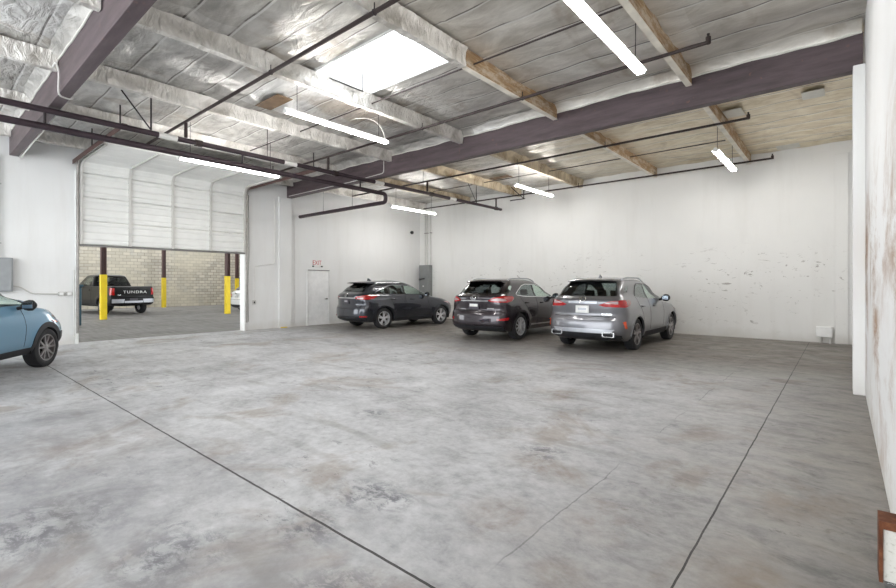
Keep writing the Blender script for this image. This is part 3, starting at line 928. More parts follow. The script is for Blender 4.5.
def wall_fittings():
    # grey panel above the blue car
    p = thing('breaker_box', 'grey wall breaker box above the blue car at the left edge', 'electrical box', (XL, 1.43, 1.37))
    MB().box(0, 0.16, -0.40, 0.22, 0, 0.80).build('cabinet', M['grey_box'], p, bevel=0.008)
    MB().box(0.16, 0.172, -0.37, 0.19, 0.03, 0.77).build('cover', M['grey_box'], p, bevel=0.004)
    for yy, lab in ((1.22, 'white conduit rising from the breaker box, left of two'), (1.42, 'white conduit rising from the breaker box, right of two')):
        c = MB().tube([(XL + 0.05, yy, 2.18), (XL + 0.05, yy, 4.6)], 0.02, 8).build('conduit', M['white_conduit'])
        tag(c, lab, 'conduit')
        for z in (2.5, 3.9):
            MB().box(XL + 0.0, XL + 0.078, yy - 0.035, yy + 0.035, z, z + 0.03).build('strap', M['conduit'], c)
    tag(MB().tube(bend([(XL + 0.04, 1.65, 1.50), (XL + 0.04, 1.78, 1.48), (XL + 0.04, 2.0, 1.31), (XL + 0.04, 2.50, 1.30)], 0.08), 0.013, 8).build('conduit', M['conduit']),
        'thin grey conduit from the breaker box to two white outlet boxes', 'conduit')
    for y, lab in ((2.50, 'white outlet box left of the roll-up door, left of two'), (2.66, 'white outlet box beside the roll-up door jamb, right of two')):
        o = thing('outlet_box', lab, 'outlet', (XL, y, 1.25))
        MB().box(0, 0.06, 0, 0.12, 0, 0.10).build('box', M['conduit'], o, bevel=0.006)
        MB().box(0.06, 0.066, 0.02, 0.10, 0.015, 0.085).build('cover_plate', M['white_metal'], o, bevel=0.002)
    tag(MB().tube(bend([(XL + 0.03, 2.84, 1.9), (XL + 0.05, 2.81, 1.9), (XL + 0.05, 2.81, 0.2), (XL + 0.03, 2.84, 0.2)], 0.05), 0.014, 8).build('conduit', M['white_conduit']),
        'short white conduit loop at the left jamb of the roll-up door', 'conduit')
    # right of roll-up door
    tag(MB().tube(bend([(XL + 0.04, 8.36, 4.5), (XL + 0.04, 8.36, 2.25), (XL + 0.04, 7.62, 2.15), (XL + 0.04, 7.62, 1.0)], 0.10), 0.014, 8).build('conduit', M['white_conduit']),
        'thin white conduit stepping down the wall right of the roll-up door', 'conduit')
    o = thing('switch_box', 'small grey switch box low on the wall right of the roll-up door', 'switch', (XL, 7.62, 0.86))
    MB().box(0, 0.05, -0.06, 0.06, 0, 0.14).build('box', M['conduit'], o, bevel=0.005)
    MB().box(0.05, 0.06, -0.02, 0.02, 0.04, 0.10).build('toggle', M['black'], o)
    ch = MB().tube([(XL + 0.12, DY1 + 0.12, 4.5), (XL + 0.12, DY1 + 0.14, 2.5), (XL + 0.12, DY1 + 0.10, 1.5), (XL + 0.12, DY1 + 0.12, 0.3)], 0.012, 6).build('hoist_chain', M['track'])
    tag(ch, 'hanging hoist chain beside the right jamb of the roll-up door', 'chain')
    tag(MB().box(XL + 0.10, XL + 0.12, 8.55, 8.80, 0.0, 0.035).build('curb_mark', M['yellow'], bevel=0.004), 'low yellow kick strip at the foot of the left pilaster', 'strip')
    tag(MB().tube([(XL + 0.02, 9.15, 0.1), (XL + 0.02, 9.15, 4.0)], 0.010, 6).build('conduit', M['white_conduit']), 'thin vertical white conduit between the left pilaster and the side door', 'conduit')
    # corner panel
    p = thing('switchboard', 'tall grey electrical switchboard in the far corner behind the charcoal car', 'electrical box', (-14.95, YB, 0))
    MB().box(0, 0.62, -0.24, 0, 0.55, 2.42).build('cabinet', M['dark_grey_box'], p, bevel=0.008)
    MB().box(0.02, 0.60, -0.252, -0.24, 0.6, 2.38).build('cover', M['dark_grey_box'], p, bevel=0.004)
    b = MB().box(0.05, 0.16, -0.30, -0.252, 1.72, 1.80).tube([(0.10, -0.31, 1.76), (0.42, -0.34, 1.80)], 0.03, 8)
    b.build('switch_handle', M['black'], p)
    MB().box(0.24, 0.32, -0.256, -0.252, 1.42, 1.48).build('name_plate', M['plate'], p)
    for x, lab in ((-14.72, 'pale conduit rising from the corner switchboard, leftmost of three'), (-14.60, 'pale conduit rising from the corner switchboard, middle of three'),
                   (-14.38, 'pale conduit rising from the corner switchboard, rightmost of three')):
        c = MB().tube([(x, YB - 0.06, 2.42), (x, YB - 0.06, 4.85)], 0.024, 8).build('conduit', M['conduit'])
        tag(c, lab, 'conduit')
        MB().box(x - 0.04, x + 0.04, YB - 0.09, YB, 3.88, 3.92).build('strap', M['track'], c)
    # alarm bell
    a = thing('alarm_camera', 'small dark wall fitting on a bracket high near the far left corner', 'camera', (XL, 15.0, 3.9))
    MB().tube([(0, 0, 0), (0.14, 0, 0)], 0.02, 8).build('bracket', M['white_metal'], a)
    MB().lathe([(0, 0), (0.07, 0.0), (0.08, 0.03), (0.07, 0.08), (0, 0.09)], 'x', 16, (0.14, 0, 0)).build('housing', M['black'], a)
    # junction box on legs at the back wall
    j = thing('junction_box', 'white junction box on two stub pipes at the foot of the back wall', 'electrical box', (-0.35, YB, 0))
    MB().box(-0.17, 0.17, -0.14, 0, 0.16, 0.43).build('box', M['white_metal'], j, bevel=0.008)
    MB().box(-0.155, 0.155, -0.152, -0.14, 0.175, 0.415).build('cover', M['white_metal'], j, bevel=0.004)
    for x in (-0.07, 0.12):
        MB().tube([(x, -0.08, 0), (x, -0.08, 0.16)], 0.035, 10).build('stub_pipe', M['conduit'], j)
    # cable and conduit on the near girder
    y = BEAM_Y[0] + 0.11
    c = MB().tube([(XL + 0.08, y, 4.58), (-13.4, y, 4.63), (-11.6, y + 0.02, 4.66), (-9.80, y, 4.70)], 0.016, 8).build('conduit', M['cable'])
    tag(c, 'pale conduit strung along the lower edge of the near girder', 'conduit')
    pts = [(-9.62, BEAM_Y[0] - 0.16, 5.02), (-9.35, BEAM_Y[0] - 0.16, 5.03), (-9.25, BEAM_Y[0] - 0.14, 4.86), (-9.35, BEAM_Y[0] - 0.13, 4.62),
           (-9.5, BEAM_Y[0] - 0.10, 4.56), (-9.65, BEAM_Y[0], 4.585), (-9.66, BEAM_Y[0] + 0.105, 4.585), (-9.66, BEAM_Y[0] + 0.105, 4.69)]
    tag(MB().tube(bend(pts, 0.1), 0.013, 8).build('loose_cable', M['cable']), 'loose pale cable drooping from a joist end over the near girder', 'cable')
    y = BEAM_Y[1] - 0.12
    tag(MB().tube(bend([(-14.9, y, 4.66), (-11.5, y, 4.66), (-9.9, y, 4.70), (-9.9, y, 5.05)], 0.1), 0.012, 8).build('loose_cable', M['cable']), 'pale cable running along the middle girder to a joist end', 'cable')
    # rusted corner guard close to the camera on the right wall
    g = thing('corner_guard', 'rusty steel angle guard capping a low white block at the bottom right', 'guard', (0.14, 3.22, 0))
    MB().box(0.012, 0.108, -0.13, -0.004, 0.105, 0.385).build('block', M['speckle'], g, bevel=0.004)
    b = MB()
    b.box(-0.002, 0.11, -0.145, 0.0, 0.385, 0.397).box(-0.002, 0.012, -0.145, -0.004, 0.10, 0.385)
    b.box(0.012, 0.11, -0.145, -0.131, 0.36, 0.385)
    b.build('angle', M['rust'], g)
    MB().box(0.02, 0.10, -0.12, -0.02, 0.0, 0.103).build('clear_foot', M['clear'], g, bevel=0.01)


def yard():
    struct(MB().box(-46, XL - 0.22, -8, 30, -0.2, -0.005).build('floor_yard', M['pavement'], smooth=False))
    struct(MB().box(-35.3, -35.0, -8, 17.4, 0, 6.2).build('wall_yard', M['block'], smooth=False))
    struct(MB().box(-35.0, -27.5, 17.4, 17.7, 0, 6.2).build('wall_yard_end', M['block'], smooth=False))
    struct(MB().box(-33.0, XL - 0.25, -8, 30, 6.2, 6.35).build('canopy_yard_added', M['white_metal'], smooth=False))  # unseen canopy added to dim the yard; its gap lights the block wall
    for (x, y, lab) in ((-24.5, 5.58, 'brown steel post with yellow foot in front of the black pickup'),
                        (-34.1, 11.05, 'brown steel post with yellow foot against the block wall, right of the pickup'),
                        (-24.4, 10.88, 'brown steel post with yellow foot near the right jamb, the nearer one'),
                        (-34.1, 15.9, 'brown steel post with yellow foot behind the white car, partly hidden')):
        t = thing('steel_post', lab, 'post', (x, y, 0), 0, 'yard canopy posts')
        b = MB()
        h = 0.10
        # wide flange section
        b.box(-h, h, -h, -h + 0.018, 1.96, 6.2).box(-h, h, h - 0.018, h, 1.96, 6.2).box(-0.01, 0.01, -h + 0.018, h - 0.018, 1.96, 6.2)
        b.build('post', M['post_brown'], t)
        MB().box(-0.115, 0.115, -0.115, 0.115, 0.0, 1.96).build('post_sleeve', M['yellow'], t, bevel=0.015)
    t = thing('waste_bin', 'dark teal wheeled bin beside the left jamb of the roll-up door, outside', 'bin', (-20.2, 3.58, 0))
    MB().prism([(-0.32, 0.12), (0.32, 0.12), (0.38, 1.45), (-0.38, 1.45)], -0.33, 0.33).build('bin_body', M['teal_bin'], t, bevel=0.03)
    MB().box(-0.42, 0.42, -0.37, 0.37, 1.45, 1.53).build('lid', M['teal_bin'], t, bevel=0.025)
    for s in (-0.3, 0.3):
        MB().lathe([(0.0, -0.03), (0.12, -0.03), (0.12, 0.03), (0.0, 0.03)], 'y', 16, (-0.28, s, 0.12)).build('wheel', M['rubber'], t)


# ------------------------------------------------------------------ cars
def pchip(xs, ys):
    x = np.array(xs, float)
    y = np.array(ys, float)
    h = np.diff(x)
    d = np.diff(y) / h
    m = np.zeros(len(x))
    m[0], m[-1] = d[0], d[-1]
    for i in range(1, len(x) - 1):
        if d[i - 1] * d[i] <= 0:
            m[i] = 0
        else:
            w1, w2 = 2 * h[i] + h[i - 1], h[i] + 2 * h[i - 1]
            m[i] = (w1 + w2) / (w1 / d[i - 1] + w2 / d[i])

    def f(q):
        q = min(max(q, x[0]), x[-1])
        i = min(max(int(np.searchsorted(x, q)) - 1, 0), len(h) - 1)
        t = (q - x[i]) / h[i]
        t2, t3 = t * t, t * t * t
        return float((2 * t3 - 3 * t2 + 1) * y[i] + (t3 - 2 * t2 + t) * h[i] * m[i] + (-2 * t3 + 3 * t2) * y[i + 1] + (t3 - t2) * h[i] * m[i + 1])
    return f


def in_poly(px, py, poly):
    c = False
    j = len(poly) - 1
    for i in range(len(poly)):
        xi, yi = poly[i]
        xj, yj = poly[j]
        if (yi > py) != (yj > py) and px < (xj - xi) * (py - yi) / (yj - yi) + xi:
            c = not c
        j = i
    return c


class Shell:
    """car skin as a stack of horizontal outlines; x forward from the rear axle, y left, z up"""
    NC, NS = 12, 84

    def __init__(s, rear, front, half, ar, af, wb=0, R=0.36, ra=0.42, flare=0.0, n=2.7, arches=()):
        g = lambda pts: pchip([p[0] for p in pts], [p[1] for p in pts])
        s.xr, s.xf, s.hw, s.ar, s.af = g(rear), g(front), g(half), g(ar), g(af)
        s.z0, s.z1 = rear[0][0], rear[-1][0]
        s.wb, s.R, s.ra, s.fl, s.n = wb, R, ra, flare, n
        s.arches = arches

    def flare(s, x, z):
        if not s.fl:
            return 0.0
        v = 0.0
        for xa in s.arches:
            d = math.hypot(x - xa, z - s.R)
            v = max(v, math.exp(-((d - s.ra) / 0.10) ** 2))
        return s.fl * v * max(0.0, min(1.0, (1.05 - z) / 0.2))

    def ysurf(s, x, z):
        xr, xf, w_, ar, af = s.xr(z), s.xf(z), s.hw(z), s.ar(z), s.af(z)
        if x < xr + ar:
            t = min(1.0, (xr + ar - x) / ar)
            y = w_ * (1 - t ** s.n) ** (1 / s.n)
        elif x > xf - af:
            t = min(1.0, (x - xf + af) / af)
            y = w_ * (1 - t ** s.n) ** (1 / s.n)
        else:
            y = w_
        return y + s.flare(x, z)

    def xrear(s, y, z):
        w_ = s.hw(z)
        t = (1 - min(1.0, abs(y) / w_) ** s.n) ** (1 / s.n)
        return s.xr(z) + s.ar(z) * (1 - t)

    def xfront(s, y, z):
        w_ = s.hw(z)
        t = (1 - min(1.0, abs(y) / w_) ** s.n) ** (1 / s.n)
        return s.xf(z) - s.af(z) * (1 - t)

    def half_outline(s, z):
        xr, xf, w_, ar, af = s.xr(z), s.xf(z), s.hw(z), s.ar(z), s.af(z)
        ar = min(ar, (xf - xr) * 0.48)
        af = min(af, (xf - xr) * 0.48)
        pts = []
        for i in range(s.NC + 1):
            th = PI / 2 * i / s.NC
            pts.append((xr + ar * (1 - max(0, math.cos(th)) ** (2 / s.n)), w_ * math.sin(th) ** (2 / s.n)))
        for i in range(1, s.NS):
            x = xr + ar + (xf - af - xr - ar) * i / s.NS
            pts.append((x, w_))
        for i in range(s.NC + 1):
            th = PI / 2 * (1 - i / s.NC)
            pts.append((xf - af * (1 - max(0, math.cos(th)) ** (2 / s.n)), w_ * max(0, math.sin(th)) ** (2 / s.n)))
        return [(x, y + s.flare(x, z) * min(1, y / 0.5)) for x, y in pts]

    def levels(s, n):
        zz = np.linspace(s.z0, s.z1, 500)
        a = np.array([s.xr(z) for z in zz])
        b = np.array([s.xf(z) for z in zz])
        c = np.array([s.hw(z) for z in zz])
        m = np.abs(np.diff(zz)) + 0.30 * np.abs(np.diff(a)) + 0.22 * np.abs(np.diff(b)) + 0.5 * np.abs(np.diff(c))
        cum = np.concatenate([[0], np.cumsum(m)])
        return [float(np.interp(q, cum, zz)) for q in np.linspace(0, cum[-1], n)]

    def mesh(s, holes_side=(), holes_rear=(), holes_front=(), nl=64):
        zl = s.levels(nl)
        rows = []
        for z in zl:
            h = s.half_outline(z)
            rows.append([(x, y, z) for x, y in h] + [(x, -y, z) for x, y in h[-2:0:-1]])
        m = len(rows[0])
        hn = s.NC * 2 + s.NS + 1
        b = MB()
        vs = [p for r in rows for p in r]
        fs = []
        for k in range(nl - 1):
            for j in range(m):
                j2 = (j + 1) % m
                q = (rows[k][j], rows[k][j2], rows[k + 1][j2], rows[k + 1][j])
                cx, cy, cz = (sum(p[i] for p in q) / 4 for i in range(3))
                idx = j if j < hn - 1 else m - 1 - j
                skip = False
                if idx < s.NC:
                    skip = any(in_poly(cy, cz, P) for P in holes_rear)
                elif idx >= s.NC + s.NS:
                    skip = any(in_poly(cy, cz, P) for P in holes_front)
                if not skip and idx > 2 and idx < hn - 4:
                    skip = any(in_poly(cx, cz, P) for P in holes_side)
                    for xa in s.arches:
                        d = math.hypot(cx - xa, cz - s.R)
                        if d < s.ra or (cz < s.R and abs(cx - xa) < s.ra):
                            skip = True
                if skip:
                    continue
                fs.append((k * m + j, k * m + j2, (k + 1) * m + j2, (k + 1) * m + j))
        fs.append(tuple((nl - 1) * m + j for j in range(m)))
        b.add(vs, fs)
        return b

    # maps from flat patch coordinates to the skin
    def m_side(s, sg):
        return lambda u, v, e: (u, sg * (s.ysurf(u, v) + e), v)

    def m_rear(s):
        return lambda u, v, e: (s.xrear(u, v) - e, u, v)

    def m_front(s):
        return lambda u, v, e: (s.xfront(u, v) + e, u, v)

    def m_wrap(s, sg, front=False):
        cache = {}

        def f(a, v, e):
            key = round(v, 4)
            if key not in cache:
                o = s.half_outline(v)
                if front:
                    o = o[::-1]
                o = o[:s.NC + 30]
                p = np.array(o)
                cache[key] = (p, np.concatenate([[0], np.cumsum(np.hypot(*np.diff(p, axis=0).T))]))
            p, cum = cache[key]
            a = max(0.0, a)
            x, y = np.interp(a, cum, p[:, 0]), np.interp(a, cum, p[:, 1])
            x2, y2 = np.interp(a + 0.02, cum, p[:, 0]), np.interp(a + 0.02, cum, p[:, 1])
            tx, ty = x2 - x, y2 - y
            L = math.hypot(tx, ty) or 1
            nx_, ny_ = (-ty / L, tx / L) if not front else (ty / L, -tx / L)
            return (float(x + nx_ * e), float(sg * (y + ny_ * e)), v)
        return f


def patch(poly, f, e=0.004, depth=0.012, step=0.05):
    """raised panel following the skin: poly is in the map's flat coordinates"""
    bm = bmesh.new()
    vs = [bm.verts.new((p[0], p[1], 0)) for p in poly]
    bm.faces.new(vs)
    us = [p[0] for p in poly]
    ws = [p[1] for p in poly]
    for axis, lo, hi in ((0, min(us), max(us)), (1, min(ws), max(ws))):
        k = int((hi - lo) / step)
        for i in range(1, k + 1):
            c = lo + (hi - lo) * i / (k + 1)
            co = (c, 0, 0) if axis == 0 else (0, c, 0)
            no = (1, 0, 0) if axis == 0 else (0, 1, 0)
            bmesh.ops.bisect_plane(bm, geom=bm.verts[:] + bm.edges[:] + bm.faces[:], plane_co=co, plane_no=no)
    bm.verts.index_update()
    b = MB()
    n = len(bm.verts)
    flat = [(v.co.x, v.co.y) for v in bm.verts]
    top = [f(u, v, e) for u, v in flat]
    bot = [f(u, v, -depth) for u, v in flat]
    fs = [tuple(v.index for v in fc.verts) for fc in bm.faces]
    for ed in bm.edges:
        if len(ed.link_faces) == 1:
            a, c = ed.verts[0].index, ed.verts[1].index
            fs.append((a, c, c + n, a + n))
    bm.free()
    return b.add(top + bot, fs)


def ribbon(pts, wd, f, e=0.006, closed=False, step=0.04, depth=0.01):
    """raised strip along a flat polyline"""
    P = []
    n = len(pts)
    for i in range(n if closed else n - 1):
        a, c = pts[i], pts[(i + 1) % n]
        k = max(1, int(math.hypot(c[0] - a[0], c[1] - a[1]) / step))
        for j in range(k):
            P.append((a[0] + (c[0] - a[0]) * j / k, a[1] + (c[1] - a[1]) * j / k))
    if not closed:
        P.append(pts[-1])
    n = len(P)
    vs, fs = [], []
    for i in range(n):
        p0 = P[i - 1] if (closed or i > 0) else P[i]
        p1 = P[(i + 1) % n] if (closed or i < n - 1) else P[i]
        tx, ty = p1[0] - p0[0], p1[1] - p0[1]
        L = math.hypot(tx, ty) or 1
        nx_, ny_ = -ty / L * wd / 2, tx / L * wd / 2
        l, r = (P[i][0] + nx_, P[i][1] + ny_), (P[i][0] - nx_, P[i][1] - ny_)
        vs += [f(l[0], l[1], -depth), f(l[0], l[1], e), f(r[0], r[1], e), f(r[0], r[1], -depth)]
    for i in range(n if closed else n - 1):
        j = (i + 1) % n
        for q in range(3):
            fs.append((i * 4 + q, i * 4 + q + 1, j * 4 + q + 1, j * 4 + q))
    if not closed:
        fs += [(0, 1, 2, 3), ((n - 1) * 4, (n - 1) * 4 + 1, (n - 1) * 4 + 2, (n - 1) * 4 + 3)]
    return MB().add(vs, fs)


def wheel(parent, x, y, R, wd, sg, style, alloy, steer=0.0):
    """tyre with its rim; sg is the outer side"""
    Rr = R * (0.68 if style != 'far' else 0.62)
    h = wd / 2
    m = Matrix.Translation((x, y, R)) @ Matrix.Rotation(steer, 4, 'Z')
    ty = MB().lathe([(Rr, -h * 0.9), (Rr + 0.02, -h), (R - 0.045, -h * 1.0), (R - 0.012, -h * 0.86), (R, -h * 0.6), (R, h * 0.6), (R - 0.012, h * 0.86), (R - 0.045, h), (Rr + 0.02, h), (Rr, h * 0.9)],
                    'y', 40)
    o = ty.build('wheel', M['rubber'], parent)
    o.matrix_local = m
    b = MB()
    ho = h * sg
    b.lathe([(Rr + 0.002, ho * 0.92), (Rr - 0.016, ho * 0.90), (Rr - 0.022, ho * 0.6), (Rr - 0.022, -ho * 0.7)], 'y', 40)
    nsp = {'five': 5, 'ten': 10, 'far': 6, 'split': 5}[style]
    for k in range(nsp):
        a0 = 2 * PI * k / nsp + 0.3
        offs = (-0.16, 0.16) if style in ('five', 'split') else (0.0,)
        for da in offs:
            wi, wo = (0.030, 0.026) if style == 'ten' else ((0.038, 0.028) if style == 'five' else (0.034, 0.024))
            if style == 'far':
                wi, wo = 0.05, 0.045
            a_in, a_out = a0 + da * (0.6 if style == 'five' else 0.9), a0 + da * 1.7 if style == 'split' else a0 + da
            r0, r1 = 0.045, Rr - 0.012
            p0 = (r0 * math.cos(a_in), r0 * math.sin(a_in))
            p1 = (r1 * math.cos(a_out), r1 * math.sin(a_out))
            dx, dz = p1[0] - p0[0], p1[1] - p0[1]
            L = math.hypot(dx, dz)
            nx_, nz_ = -dz / L, dx / L
            q = []
            for (pp, ww, dep) in ((p0, wi, 0.80), (p1, wo, 0.90)):
                for s2 in (-1, 1):
                    for dd in (dep, dep - 0.22):
                        q.append((pp[0] + nx_ * s2 * ww / 2 * 1.2, ho * dd, pp[1] + nz_ * s2 * ww / 2 * 1.2))
            b.add(q, [(0, 1, 3, 2), (4, 5, 7, 6), (0, 1, 5, 4), (2, 3, 7, 6), (0, 2, 6, 4), (1, 3, 7, 5)])
    b.lathe([(0.0, ho * 0.86), (0.045, ho * 0.85), (0.062, ho * 0.78), (0.065, ho * 0.5)], 'y', 20)
    b.build('rim', alloy, o, ang=30)
    MB().lathe([(0.0, ho * 0.35), (Rr * 0.72, ho * 0.35), (Rr * 0.72, ho * 0.2), (0.0, ho * 0.2)], 'y', 28).build('brake_disc', M['well'], o)


def seat(parent, x, y, wd, name='seat', zb=0.62):
    b = MB()
    b.box(x - 0.25, x + 0.28, y - wd / 2, y + wd / 2, zb - 0.16, zb)
    m = Matrix.Translation((x - 0.25, y, zb - 0.05)) @ Matrix.Rotation(-0.22, 4, 'Y')
    b.box(-0.08, 0.06, -wd / 2, wd / 2, 0, 0.62, m)
    k = max(1, round(wd / 0.52))
    for i in range(k):
        yy = -wd / 2 + wd * (i + 0.5) / k
        b.box(-0.05, 0.05, yy - 0.12, yy + 0.12, 0.66, 0.84, m)
    b.build(name, M['seat'], parent, bevel=0.04, seg=3)


def make_suv(sp):
    R, wb, ra = sp['R'], sp['wb'], sp['ra']
    root = thing(sp['name'], sp['label'], 'car', sp['loc'], sp['rz'])
    sh = Shell(sp['rear'], sp['front'], sp['half'], sp['ar'], sp['af'], wb, R, ra, sp.get('flare', 0.02), arches=(0.0, wb))
    P = M[sp['paint']]
    shrink = lambda poly, k=0.012: [(cx + (p[0] - cx) * (1 - k / 0.3), cy + (p[1] - cy) * (1 - k / 0.3)) for cx, cy in [(sum(q[0] for q in poly) / len(poly), sum(q[1] for q in poly) / len(poly))] for p in poly]
    sw = sp['side_windows']
    sh.mesh([shrink(p) for p, g in sw], [shrink(sp['rear_window'])], [shrink(sp['windshield'])]).build('body', P, root, ang=40)
    # glass
    for sg in (-1, 1):
        f = sh.m_side(sg)
        for p, g in sw:
            patch(p, f, 0.003, 0.006).build('side_window', M[g], root)
        if sp.get('win_trim'):
            ribbon(sp['win_trim'], sp.get('trim_w', 0.018), f, 0.007).build('window_trim', M[sp['trim_mat']], root)
        # black pillar between the door windows
        for p in sp.get('pillars', ()):
            patch(p, f, 0.002, 0.004).build('door_pillar', M['black'], root)
        # wheel arches
        for xa in (0.0, wb):
            arc = [(xa + ra * 1.0 * math.cos(a), R + ra * 1.0 * math.sin(a)) for a in np.linspace(-0.38, PI + 0.38, 40)]
            arc = [p for p in arc if p[1] > sh.z0 + 0.01]
            ribbon(arc, sp['arch_w'], f, 0.010, depth=0.04).build('arch_trim', M[sp['arch_mat']], root)
        # sill
        sx0, sx1 = ra + 0.04, wb - ra - 0.04
        patch([(sx0, sh.z0 + 0.005), (sx1, sh.z0 + 0.005), (sx1 + 0.0, sp['sill_z']), (sx0 + 0.02, sp['sill_z'])], f, 0.012, 0.02, 0.1).build('side_sill', M[sp['sill_mat']], root)
        if sp.get('sill_chrome'):
            ribbon([(sx0 + 0.05, sp['sill_z'] + 0.015), (sx1 - 0.05, sp['sill_z'] + 0.005)], 0.03, f, 0.016).build('sill_trim', M['chrome'], root)
        # panel gaps
        for ln in sp['seams']:
            ribbon(ln, 0.012, f, 0.0015, depth=0.002).build('door_gap', M['seam'], root)
        for hx, hz in sp['handles']:
            yy = sh.ysurf(hx, hz)
            b = MB().tube(bend([(hx - 0.10, sg * (yy - 0.01), hz), (hx - 0.085, sg * (yy + 0.035), hz), (hx + 0.085, sg * (yy + 0.035), hz), (hx + 0.10, sg * (yy - 0.01), hz)], 0.03), 0.014, 8)
            b.build('door_handle', M[sp.get('handle_mat', sp['paint'])], root)
        # mirror
        mx, mz = sp['mirror']
        yy = sh.ysurf(mx, mz - 0.03)
        b = MB()
        prof = [(0.0, 0.02), (0.05, 0.075), (0.11, 0.095), (0.17, 0.09), (0.21, 0.05), (0.225, 0.01)]
        ring = []
        for (dy, hh) in prof:
            hh = max(hh, 0.012)
            ring.append([(mx + 0.03 + (0.075 if c > 0 else 0.045) * c * min(1, hh / 0.07), sg * (yy + 0.03 + dy), mz + 0.05 + hh * s_) for c, s_ in [(math.cos(a), math.sin(a)) for a in np.linspace(0, 2 * PI, 17)[:-1]]])
        vs = [q for r_ in ring for q in r_]
        fs = [(i * 16 + k, i * 16 + (k + 1) % 16, (i + 1) * 16 + (k + 1) % 16, (i + 1) * 16 + k) for i in range(5) for k in range(16)]
        fs += [tuple(range(16)), tuple(80 + k for k in range(16))]
        b.add(vs, fs)
        b.tube([(mx, sg * (yy - 0.03), mz - 0.01), (mx + 0.03, sg * (yy + 0.09), mz + 0.03)], 0.03, 8)
        mo = b.build('mirror', M[sp.get('mirror_mat', 'black')], root)
        MB().box(mx - 0.022, mx - 0.014, min(sg * (yy + 0.07), sg * (yy + 0.22)), max(sg * (yy + 0.07), sg * (yy + 0.22)), mz + 0.0, mz + 0.11).build('mirror_glass', M['mirror'], mo, bevel=0.003)
        # roof rail
        if sp.get('rails'):
            y_r = sp.get('rail_y', 0.60)
            pts = []
            for x in np.linspace(sp['rails'][0], sp['rails'][1], 22):
                zz = np.linspace(1.25, sh.z1, 140)
                best = min(zz, key=lambda q: abs(sh.ysurf(x, q) - y_r) if sh.xr(q) < x < sh.xf(q) else 9)
                k = (x - sp['rails'][0]) / (sp['rails'][1] - sp['rails'][0])
                pts.append((x, sg * y_r, best + 0.012 + 0.035 * min(1, 6 * min(k, 1 - k))))
            MB().tube(pts, 0.016, 8).build('roof_rail', M[sp['rail_mat']], root)
        # lamps
        fw = sh.m_wrap(sg)
        for nm, poly, mat, e in sp['rear_lamps']:
            patch(poly, fw, e, 0.01, 0.04).build(nm, M[mat], root)
        ff = sh.m_wrap(sg, True)
        for nm, poly, mat, e in sp.get('front_lamps', ()):
            patch(poly, ff, e, 0.01, 0.04).build(nm, M[mat], root)
        # exhaust
        if sp.get('exhaust'):
            ey, ez, ew, eh = sp['exhaust']
            ex = sh.xrear(ey, ez)
            b = MB()
            n = 20
            ringo = [(ey + ew / 2 * max(-1, min(1, 1.25 * math.cos(a))), ez + eh / 2 * max(-1, min(1, 1.25 * math.sin(a)))) for a in np.linspace(0, 2 * PI, n + 1)[:-1]]
            lay = []
            for (xx, k) in ((ex + 0.25, 1.0), (ex - 0.06, 1.0), (ex - 0.06, 0.80), (ex + 0.20, 0.74)):
                lay.append([(xx, sg * (ey + (p[0] - ey) * k), ez + (p[1] - ez) * k) for p in ringo])
            vs = [q for r_ in lay for q in r_]
            fs = [(i * n + k, i * n + (k + 1) % n, (i + 1) * n + (k + 1) % n, (i + 1) * n + k) for i in range(3) for k in range(n)]
            b.add(vs, fs).build('exhaust_tip', M['chrome'], root)
    # rear and front glass
    fr = sh.m_rear()
    patch(sp['rear_window'], fr, 0.003, 0.006).build('rear_window', M['glass_dark'], root)
    patch(sp['windshield'], sh.m_front(), 0.003, 0.006).build('windshield', M['glass_light'], root)
    for nm, poly, mat, e in sp['rear_panels']:
        patch(poly, fr, e, 0.012, 0.06).build(nm, M[mat], root)
    for nm, line, wd, mat, e in sp['rear_strips']:
        ribbon(line, wd, fr, e).build(nm, M[mat], root)
    for nm, poly, mat, e in sp.get('front_panels', ()):
        patch(poly, sh.m_front(), e, 0.012, 0.06).build(nm, M[mat], root)
    # wiper
    ribbon([(0.0, sp['rear_window'][0][1] + 0.03), (0.34, sp['rear_window'][0][1] + 0.055)], 0.016, fr, 0.02).build('rear_wiper', M['black'], root)
    # licence plate
    pz, pw, ph, pm = sp['plate']
    px_ = min(sh.xrear(0, pz - ph / 2), sh.xrear(0, pz + ph / 2)) - 0.012
    pl = MB().box(px_ - 0.006, px_ + 0.02, -pw / 2, pw / 2, pz - ph / 2, pz + ph / 2).build('licence_plate', M[pm], root, bevel=0.003)
    if sp.get('plate_band'):
        MB().box(px_ - 0.009, px_ - 0.006, -pw / 2 + 0.03, pw / 2 - 0.03, pz - ph * 0.12, pz + ph * 0.32).build('plate_band', M['plate'], pl)
    else:
        MB().box(px_ - 0.009, px_ - 0.006, -pw / 2 + 0.06, pw / 2 - 0.06, pz - 0.022, pz + 0.03).build('plate_print', M['silver'], pl)
    # emblem
    ez, ew, eh, kind = sp['emblem']
    ell = [(ew / 2 * math.cos(a), ez + eh / 2 * math.sin(a)) for a in np.linspace(0, 2 * PI, 29)[:-1]]
    em = ribbon(ell, 0.018, fr, 0.026, closed=True, step=0.02)
    if kind == 'L':
        q = ribbon([(0.022, ez + eh * 0.33), (0.030, ez - eh * 0.12), (-0.045, ez - eh * 0.22)], 0.016, fr, 0.026, step=0.02)
    else:
        q = ribbon([(0.030, ez - eh * 0.42), (0.004, ez + eh * 0.34), (-0.004, ez + eh * 0.34), (-0.030, ez - eh * 0.42)], 0.014, fr, 0.026, step=0.02)
    em.add(q.v, q.f)
    em.build('emblem', M['chrome'], root)
